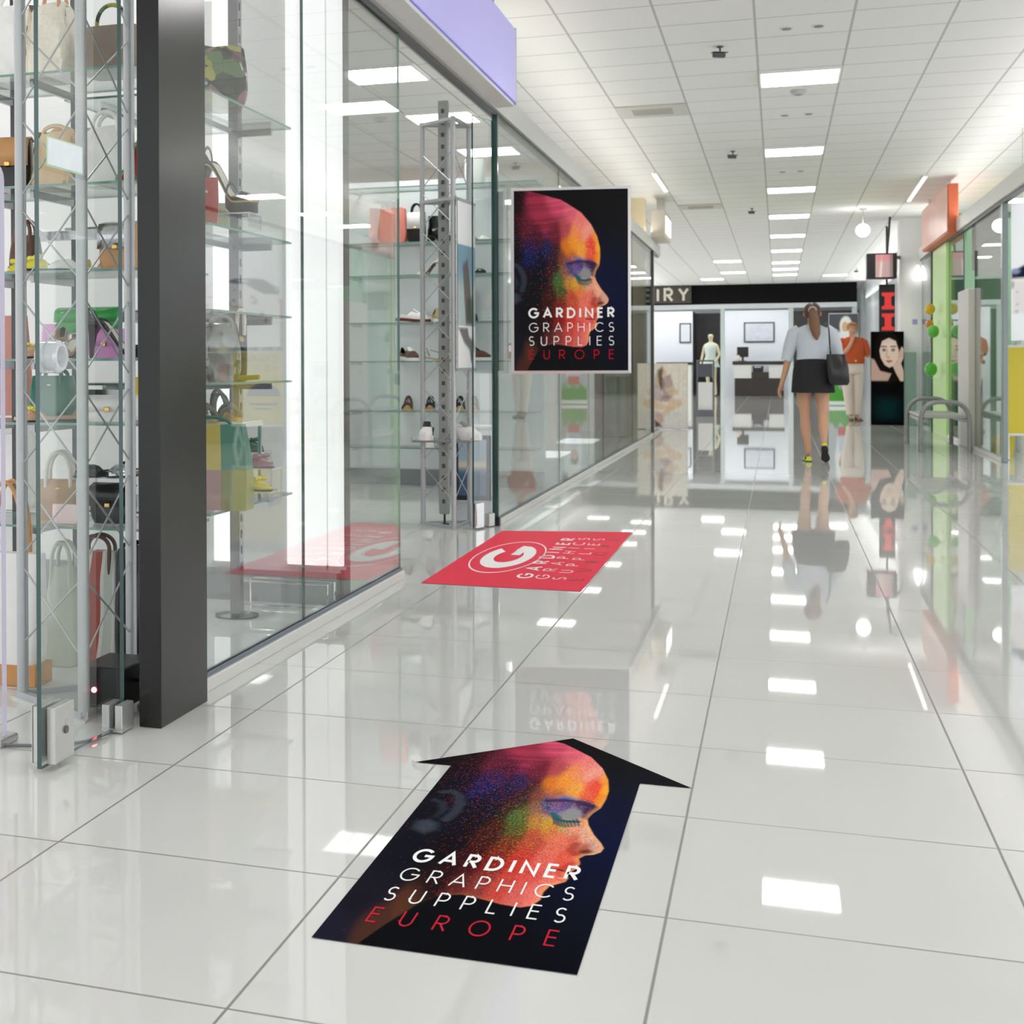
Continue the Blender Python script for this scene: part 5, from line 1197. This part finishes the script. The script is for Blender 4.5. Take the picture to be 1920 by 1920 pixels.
sheet('screen', .245, .35, 24, 30, lambda u, v: over(over(over(np.zeros(u.shape+(3,))+np.array(rgb('#b79a9b')), rgb('#e3c3bf'), sm(.12, .0, abs(u-.28-.1*v))), rgb('#c98084'), sm(.6, .8, v)*.8), rgb('#6e605c'), sm(.70, .95, u)*.7), vcol('screen_print', .3, .4, .35), t, (.125, -.0012, 2.285))
MB().bar((.30, .15, 2.655), (.34, .15, CEIL), .03).build('ceiling_pole', black_plastic, t)
MB().bar((.425, .16, 2.60), (.495, .36, 2.60), .03, .05).build('wall_arm', black_plastic, t)
# red lettered sign behind the pillar
t = thing('vertical_sign', 'black upright sign with big red letters behind the white pillar', 'sign', (1.60, 26.0, 0))
MB().box(-.04, .20, 0, .08, 1.38, 2.26, .006).build('board', black_plastic, t)
redl = mat('sign_red', '#e23a38', .4, emit=.35)
for k, z in enumerate((1.50, 1.845)):
    mb = MB(); mb.prism([(.0, z), (.19, z), (.19, z+.05), (.145, z+.07), (.145, z+.21), (.19, z+.23), (.19, z+.28), (.0, z+.28), (.0, z+.23), (.045, z+.21), (.045, z+.07), (.0, z+.05)], 'y', -.012, -.0005); mb.build('letter', redl, t)
MB().bar((.08, .04, 2.26), (.08, .04, CEIL), .03).build('hanger', black_plastic, t)
t = thing('notice_sticker', 'small blue notice on the white pillar', 'notice', (1.985, 24.598, 1.60)); MB().box(-.035, .035, -.003, .0012, -.04, .04).build('paper', mat('notice_blue', '#a7a3d3', .5), t)
t = thing('door_handle_bar', 'slim vertical beige bar on the right edge of the white pillar', 'handle', (2.105, 24.575, 1.55)); MB().box(-.012, .012, -.012, .004, -.14, .14, .003).build('bar', mat('bar_beige', '#b9a98c', .4), t)
for z in (-.10, .10): MB().box(-.006, .006, .0042, .0245, z-.008, z+.008).build('fixing', alu, t)
t = thing('wall_lamp', 'bright white wall lamp on the face of the white pillar', 'lamp', (2.02, 24.598, 2.36)); MB().lathe([(.055, -.12), (.062, -.09), (.045, .04), (.015, .11)], 16, (0, -.07, 0)).build('shade', emis('wall_lamp_glow', (1, 1, 1), 2.5), t, True); MB().box(-.03, .03, -.02, .0012, -.05, .05).build('bracket', alu, t)

# ------------------------------------------------------------------ far shop at the end
t = thing('reception_counter', 'dark brown counter with white upper panels in the far shop', 'counter', (-1.23, 44.6, 0))
dkb = mat('wenge', '#322a29', .35, var=.1); cw = mat('counter_white', '#e6e7e4', .35)
MB().box(.03, 1.38, 0, .5, 0, .52, .005).build('lower_front', dkb, t)
MB().box(0, .50, .02, .5, .5202, .915, .005).build('white_panel', cw, t); MB().box(.97, 1.38, .02, .5, .5202, .915, .005).build('white_panel', cw, t)
MB().box(.5002, .9698, -.03, .5, .5202, .70, .005).build('centre_block', dkb, t); MB().box(.53, .82, .0, .4, .7002, .88, .005).build('register', black_plastic, t)
MB().box(.57, .76, -.004, -.0002, .83, .865).build('display', emis('register_glow', (.7, .85, .9), .5), t)
MB().box(-.03, 1.40, .0, .55, .9152, 1.02, .005).build('top', dkb, t)
t = thing('monitor', 'black monitor standing on the far counter', 'monitor', (-.98, 44.9, 1.0205)); MB().box(-.16, .16, -.02, .02, .12, .42, .006).build('screen', black_plastic, t); MB().box(-.03, .03, -.015, .02, .012, .12).build('neck', black_plastic, t); MB().box(-.10, .10, -.07, .07, 0, .012).build('foot', black_plastic, t)
t = thing('vase', 'pale vase standing in front of the far counter monitor', 'vase', (-1.12, 44.66, 1.0205)); MB().lathe([(.04, 0), (.06, .03), (.075, .12), (.05, .16), (.06, .18)], 16).build('body', mat('vase_cream', '#efe0d2', .3), t, True); MB().lathe([(.045, .172), (.045, .176)], 12).build('rim', WSOLE, t)
t = thing('wall_picture', 'framed pale picture on the white wall above the far counter', 'picture', (-.96, 45.49, 1.58)); MB().box(0, .86, -.02, .008, 0, .60, .006).build('frame', mat('dark_frame', '#4a4a52', .4), t)
sheet('picture', .78, .52, 20, 14, lambda u, v: np.array(rgb('#ccd2dc'))+(smooth_noise(u, v, 9, 3)-.5)[..., None]*.12, print_satin, t, (.04, -.0215, .04))
t = thing('wall_picture', 'narrow dark-framed picture on the white wall left of the dark doorway', 'picture', (-2.80, 45.49, 1.58)); MB().box(0, .34, -.02, .008, 0, .60, .006).build('frame', MATS['dark_frame'], t); MB().box(.04, .30, -.0225, -.0202, .04, .56).build('sheet', mat('pale_sheet', '#ccd3da', .5), t)
t = thing('side_counter', 'dark-topped counter along the left white wall of the far shop', 'counter', (-3.4, 44.9, 0)); MB().box(0, .98, 0, .45, 0, .92, .005).build('body', cw, t); MB().box(-.03, 1.0, -.03, .48, .9202, 1.0, .005).build('top', dkb, t)
mannequin('mannequin in a pale green dress standing in the dark far doorway', (-1.86, 44.6, 0), -.2, mat('dress_mint', '#c3d2c8', .8), mat('mannequin_tan', '#cfc3a0', .4)).scale = (1.06, 1.06, 1.06)
t = thing('glass_cabinet', 'slim white framed glass display cabinet beside the two-girl picture board', 'cabinet', (-1.40, 27.5, 0))
MB().box(0, .30, 0, .35, 0, .12, .004).build('plinth', mat('cabinet_grey', '#6f7378', .4), t)
for x in (.0, .285):
    for y in (0, .335): MB().box(x, x+.015, y, y+.015, .1202, 1.0).build('post', MATS['cabinet_grey'], t)
MB().box(0, .30, 0, .35, 1.0002, 1.03, .004).build('top', MATS['cabinet_grey'], t)
MB().box(.03, .27, .05, .32, .1202, .62, .004).build('white_inset', white, t); MB().box(.03, .27, .05, .32, .72, .96, .004).build('goods_block', mat('slate_block', '#5a5a68', .5), t)
# promotional picture of children on the far glass
def paint_kids(u, v):
    img = np.zeros(u.shape+(3,))+np.array(rgb('#a9b4b8'))
    P = lambda img, c, pts, a=1.0, s=.012: over(img, rgb(c), a*sm(s, -s, sdf(u, v*2.2, [(x, y*2.2) for x, y in pts])))
    img = over(img, rgb('#54585e'), sm(.75, .85, v))
    img = P(img, '#dfe6e6', [(.2, .55), (.25, .78), (.5, .84), (.85, .78), (.95, .55), (.8, .3), (.3, .3)], .95, .05)
    img = over(img, rgb('#e9e6de'), sm(.24, .18, np.hypot(u-.58, (v-.87)*2.0))); img = over(img, rgb('#cdb28e'), sm(.13, .09, np.hypot(u-.55, (v-.86)*2.0)))
    img = over(img, rgb('#2d2a2c'), sm(.17, .13, np.hypot(u-.5, (v-.62)*2.0))); img = over(img, rgb('#d2a690'), sm(.15, .11, np.hypot(u-.5, (v-.575)*2.0)))
    img = P(img, '#b8c6d8', [(.35, .5), (.65, .5), (.72, .3), (.3, .3)], .9, .03); img = P(img, '#c4453c', [(.3, .32), (.75, .32), (.72, .22), (.3, .22)], .9, .03)
    img = over(img, rgb('#5aa04a'), sm(.24, .18, v+.03*np.sin(u*20))); img = over(img, rgb('#e3ece8'), sm(.05, .03, v))
    return np.clip(img, 0, 1)
t = thing('promotion_board', 'tall board picturing two children above green grass near the far shop', 'board', (1.06, 35.0, 0))
MB().box(0, .62, .004, .04, 0, 2.08, .006).build('board', grey_paint, t)
sheet('picture', .60, 2.04, 40, 130, paint_kids, print_satin, t, (.01, .002, .02))
for x in (.1, .5): MB().box(x-.02, x+.02, .041, .25, 0, .015).build('foot', alu, t)
# board and letters put in to imitate a reflection in the far left glass
t = thing('shop_sign', 'dark sign with pale outlined letters high at the far left end', 'sign', (-4.2, 43.6, 2.70))
MB().box(0, 1.85, -.02, .05, 0, .50, .004).build('board', mat('sign_brown', '#4d4740', .5, var=.3, scale=6), t)
mb = MB(); text_line(mb, 'NSIRY', .10, 1.75, .08, .34, .20, lambda x, y: (x, -.024, y), nz=(0, -1, 0)); mb.build('lettering', mat('letter_cream', '#ddd8c8', .4, emit=.1), t)
# ------------------------------------------------------------------ people
SKIN_W = mat('skin_light', '#c99a7c', .5, var=.05, scale=8); SKIN_G = mat('skin_warm', '#d2a184', .5, var=.05, scale=8)
def chain(V, E, pts, root):
    p = root
    for q in pts: V.append(q); E.append((p, len(V)-1)); p = len(V)-1
    return p
def hand(V, E, wrist_i, w, d, side, curl=.5, up=Vector((0, 0, 1))):
    """palm, four fingers and a thumb; w wrist point, d pointing direction, side the thumb direction"""
    w = Vector(w); d = Vector(d).normalized(); s = Vector(side).normalized(); n = d.cross(s)
    pm = chain(V, E, [(*(w+d*.045), (.030, .016)), (*(w+d*.075), (.034, .015))], wrist_i)
    for k, (o, L) in enumerate(((.026, .068), (.009, .078), (-.009, .072), (-.026, .056))):
        b = w+d*.085+s*o; c1 = (d*(1-.3*curl)+n*.5*curl).normalized(); c2 = (d*(1-.8*curl)+n*1.0*curl).normalized()
        chain(V, E, [(*b, .0105), (*(b+c1*L*.5), .0092), (*(b+c1*L*.5+c2*L*.5), .0075)], pm)
    b = w+d*.035+s*.030; t1 = (d*.7+s*.7+n*.2).normalized(); t2 = (d*.95+s*.25+n*.3).normalized()
    chain(V, E, [(*b, .0125), (*(b+t1*.034), .0105), (*(b+t1*.034+t2*.028), .0085)], wrist_i)
def ringz(z, w, d, cx_=0, cy_=0, n=22, p=.85):
    return [(cx_+w*(abs(math.cos(a))**p)*(1 if math.cos(a) > 0 else -1), cy_+d*(abs(math.sin(a))**p)*(1 if math.sin(a) > 0 else -1), z) for a in [2*PI*k/n for k in range(n)]]
def sleeve(mb, pts):
    mb.tube([p[:3] for p in pts], [p[3] for p in pts], 14, cap=False)
def slipper(t, name, loc, rz, pitch, m, solem):
    M = Matrix.Translation(loc) @ Matrix.Rotation(rz, 4, 'Z') @ Matrix.Rotation(pitch, 4, 'Y')
    L = .235
    a = upper_mb(L, 0, lambda q: .95*sm1(.02, .08, q)*(1-sm1(.60, .74, q)), .055, .040, 1.05); a.xf(M); o = a.build(name, m, t, True)
    b = sole_mb(L, 0, .008, 1.08); b.xf(M); tag(b.build('sole', solem, o), 'dark sole')

# woman walking away, seen from behind
t = thing('person', 'woman with a long brown ponytail walking away in pale blue blouse and black skirt', 'person', (.315, 15.3, 0)); t.scale = (.985, .985, .985)
V = [(0, 0, .93, (.125, .095))]; E = []
s1 = chain(V, E, [(0, .005, 1.06, (.105, .080)), (0, .01, 1.18, (.125, .085)), (0, .0, 1.29, (.135, .080)), (0, -.01, 1.345, (.075, .060))], 0)
nk = chain(V, E, [(0, .0, 1.385, .044), (0, .012, 1.425, .046)], s1)
chain(V, E, [(0, .022, 1.475, (.066, .082)), (0, .018, 1.525, (.068, .084)), (0, .01, 1.565, (.045, .055))], nk)
# left arm hangs away from the body, right arm bent up to hold the bag straps
w1 = chain(V, E, [(-.155, -.005, 1.29, .050), (-.200, -.005, 1.17, .042), (-.228, -.01, 1.03, .037), (-.250, .015, .92, .033), (-.285, .04, .79, .023)], 3)
hand(V, E, w1, (-.285, .04, .79), (-.28, .12, -.95), (.3, .95, .0), .45)
w2 = chain(V, E, [(.155, -.005, 1.29, .050), (.205, .0, 1.17, .042), (.225, .02, 1.04, .037), (.215, .12, 1.08, .032), (.175, .18, 1.20, .023)], 3)
hand(V, E, w2, (.175, .18, 1.20), (-.35, .05, .93), (-.6, -.6, .0), .7)
l1 = chain(V, E, [(-.085, .01, .80, .092), (-.080, .02, .64, .072), (-.072, .03, .47, .050), (-.066, .015, .34, .054), (-.050, -.005, .20, .038), (-.040, -.02, .085, .030), (-.040, .05, .035, (.032, .020)), (-.048, .12, .028, (.030, .014))], 0)
l2 = chain(V, E, [(.085, -.005, .80, .092), (.092, -.02, .64, .072), (.095, -.05, .47, .050), (.098, -.11, .36, .054), (.100, -.18, .25, .038), (.101, -.212, .182, .030), (.106, -.180, .150, (.024, .018)), (.114, -.130, .096, (.025, .012)), (.122, -.088, .050, (.022, .007))], 0)
skin_mesh('body', V, E, SKIN_W, t)
blouse = mat('blouse_blue', '#c4cad2', .8, var=.05, scale=18); blk = mat('skirt_black', '#18171a', .8, var=.15, scale=30)
mb = MB().loft([ringz(1.02, .150, .108), ringz(1.10, .148, .110), ringz(1.20, .165, .118), ringz(1.28, .180, .112), ringz(1.325, .165, .090), ringz(1.362, .085, .070), ringz(1.372, .062, .060)], cap=False)
sleeve(mb, [(-.115, 0, 1.315, .070), (-.168, -.003, 1.275, .076), (-.208, -.005, 1.165, .064), (-.236, -.006, 1.045, .056), (-.244, -.004, 1.015, .058)])
sleeve(mb, [(.115, 0, 1.315, .070), (.168, .003, 1.275, .076), (.212, .005, 1.165, .064), (.232, .018, 1.045, .058), (.228, .04, 1.03, .056)])
mb.build('blouse', blouse, t, True)
MB().loft([ringz(1.055, .142, .104), ringz(1.03, .146, .108), ringz(.92, .182, .132, 0, -.005), ringz(.80, .196, .150, .003, -.01), ringz(.695, .205, .170, .006, -.02), ringz(.690, .196, .160, .006, -.02)], cap=False).build('skirt', blk, t, True)
hair = mat('hair_brown', '#5d4030', .5, var=.35, scale=60)
o = MB().ball((0, .008, 1.508), .083, .098, .088).build('hair', hair, t, True)
MB().tube([(0, -.095, 1.525), (.004, -.115, 1.49), (.012, -.115, 1.42), (.022, -.112, 1.34), (.034, -.125, 1.27), (.040, -.130, 1.215)], [.030, .040, .050, .052, .038, .008], 12, flat=.6).build('ponytail', mat('hair_ponytail', '#77523a', .45, var=.3, scale=60), o, True)
MB().tube([(.032*math.cos(a), -.098, 1.515+.028*math.sin(a)) for a in [2*PI*k/12 for k in range(12)]], .010, 8, closed=True).build('hair_tie', mat('tie_pale', '#b9b7b5', .5), o, True)
for s in (-1, 1): MB().ball((s*.076, .018, 1.478), .010, .016, .024, 8, 6).build('ear', SKIN_W, t, True)
lime = mat('lime_shoe', '#d5e23a', .35, var=.04)
slipper(t, 'left_shoe', (-.045, .055, .002), 1.66, 0, lime, SOLE)
slipper(t, 'right_shoe', (.111, -.178, .086), 1.46, .78, lime, SOLE)
b = thing('shoulder_bag', 'black leather shoulder bag hanging behind the walking woman', 'bag', (.315+.195, 15.3-.15, .81), rz=.15); b.scale = (1.12, 1.12, 1.12); b.location.z = .755; b.location.x += .02
MB().loft([[(w*(abs(math.cos(a))**.6)*(1 if math.cos(a) > 0 else -1)-.10*z+.02, d*(abs(math.sin(a))**.6)*(1 if math.sin(a) > 0 else -1), z) for a in [2*PI*k/18 for k in range(18)]] for z, w, d in ((0, .07, .035), (.03, .088, .050), (.16, .092, .048), (.27, .074, .020))]).build('body', BLACK, b, True)
for k in (0, 1): MB().tube([(-.055+.01*k, .0, .26), (-.050-.006*k, .02, .38), (-.055, .035+.01*k, .49), (-.062, .09, .555), (-.06, .16, .53)], .0075, 8, flat=.5).build('strap', BLACK, b, True)

# woman in an orange top facing the camera, hand at her mouth
t = thing('person', 'short-haired woman in an orange top and cream trousers holding a hand to her mouth', 'person', (1.165, 26.3, 0), rz=.15)
V = [(0, 0, .92, (.14, .11))]; E = []
s1 = chain(V, E, [(0, -.005, 1.05, (.14, .11)), (0, -.01, 1.18, (.15, .11)), (0, 0, 1.31, (.145, .09)), (0, .005, 1.375, (.08, .062))], 0)
nk = chain(V, E, [(0, 0, 1.415, .050), (0, -.012, 1.455, .052)], s1)
hd = chain(V, E, [(0, -.025, 1.505, (.070, .085)), (0, -.02, 1.56, (.074, .090)), (0, -.01, 1.61, (.052, .064))], nk)
w1 = chain(V, E, [(-.165, 0, 1.31, .054), (-.20, -.03, 1.19, .046), (-.17, -.11, 1.10, .042), (-.08, -.165, 1.23, .034), (-.02, -.165, 1.36, .026)], 3)
hand(V, E, w1, (-.02, -.165, 1.36), (.15, .10, .98), (-.9, .2, .1), .7)
w2 = chain(V, E, [(.165, 0, 1.31, .054), (.215, .01, 1.18, .046), (.225, .0, 1.08, .042), (.285, -.02, 1.085, .033), (.325, -.03, 1.10, .024)], 3)
hand(V, E, w2, (.325, -.03, 1.10), (.95, -.1, .1), (0, -.3, .95), .3)
chain(V, E, [(-.09, 0, .80, .10), (-.075, -.02, .50, .062), (-.035, .02, .20, .042), (-.02, .02, .07, .032), (-.03, -.07, .03, (.032, .018)), (-.035, -.13, .022, (.028, .014))], 0)
chain(V, E, [(.09, 0, .80, .10), (.085, -.01, .50, .062), (.075, .03, .20, .042), (.07, .03, .07, .032), (.09, -.05, .03, (.032, .018)), (.105, -.11, .022, (.028, .014))], 0)
skin_mesh('body', V, E, SKIN_G, t)
org = mat('orange_knit', '#c85a2e', .85, var=.08, scale=30); crm = mat('cream_trousers', '#e6d9cc', .75, var=.04)
mb = MB().loft([ringz(.955, .190, .145), ringz(1.0, .195, .150), ringz(1.12, .19, .148), ringz(1.24, .19, .142), ringz(1.32, .185, .115), ringz(1.375, .135, .085), ringz(1.405, .075, .068)], cap=False)
sleeve(mb, [(-.12, 0, 1.33, .075), (-.178, -.005, 1.295, .080), (-.21, -.035, 1.18, .070), (-.19, -.085, 1.105, .062)])
sleeve(mb, [(.12, 0, 1.33, .075), (.178, 0, 1.295, .080), (.22, .01, 1.17, .068), (.232, .003, 1.085, .060)])
o = mb.build('top', org, t, True); MB().ball((.03, -.150, 1.00), .022, .01, .026, 8, 6).build('buckle', GOLD, o, True)
mb = MB().loft([ringz(1.0, .165, .125), ringz(.90, .178, .135), ringz(.80, .182, .135), ringz(.775, .12, .10)], cap=True)
sleeve(mb, [(-.085, 0, .86, .105), (-.082, -.005, .70, .098), (-.076, -.018, .50, .078), (-.045, .012, .25, .066), (-.028, .02, .10, .062)])
sleeve(mb, [(.085, 0, .86, .105), (.088, -.003, .70, .098), (.086, -.008, .50, .078), (.078, .02, .25, .066), (.074, .03, .10, .062)])
mb.build('trousers', crm, t, True)
hr = MB().ball((0, .012, 1.575), .092, .098, .082); 
o = hr.build('hair', mat('hair_ginger', '#b27c48', .6, var=.3, scale=60), t, True); MB().ball((0, -.060, 1.612), .070, .045, .034).build('fringe', MATS['hair_ginger'], o, True)
for s in (-1, 1):
    e = MB().ball((s*.030, -.105, 1.532), .0115, .006, .0075, 8, 6).build('eye', WSOLE, t, True); MB().ball((s*.030, -.1105, 1.532), .0055, .003, .0055, 8, 6).build('iris', SOLE, e, True)
    MB().tube([(s*.016, -.108, 1.551), (s*.032, -.110, 1.556), (s*.048, -.100, 1.551)], .0035, 6).build('eyebrow', mat('brow_brown', '#6d4a30', .7), t, True)
    MB().ball((s*.083, -.01, 1.525), .010, .018, .026, 8, 6).build('ear', SKIN_G, t, True)
MB().loft([[(w*math.cos(a), -.100-d*(1 if math.sin(a) > 0 else .2)*abs(math.sin(a)), z) for a in [2*PI*k/8 for k in range(8)]] for z, w, d in ((1.545, .006, .006), (1.52, .011, .020), (1.505, .014, .022), (1.498, .008, .008))]).build('nose', SKIN_G, t, True)
MB().tube([(-.022, -.098, 1.472), (0, -.106, 1.474), (.022, -.098, 1.472)], [.003, .007, .003], 8).build('lips', mat('lips', '#b0584e', .5), t, True)
for s, (x, y, rz) in ((-1, (-.032, -.06, -PI/2-.1)), (1, (.090, -.045, -PI/2+.25))):
    slipper(t, 'shoe', (x, y, .002), rz, 0, mat('brown_shoe', '#7d5a3e', .35), SOLE)
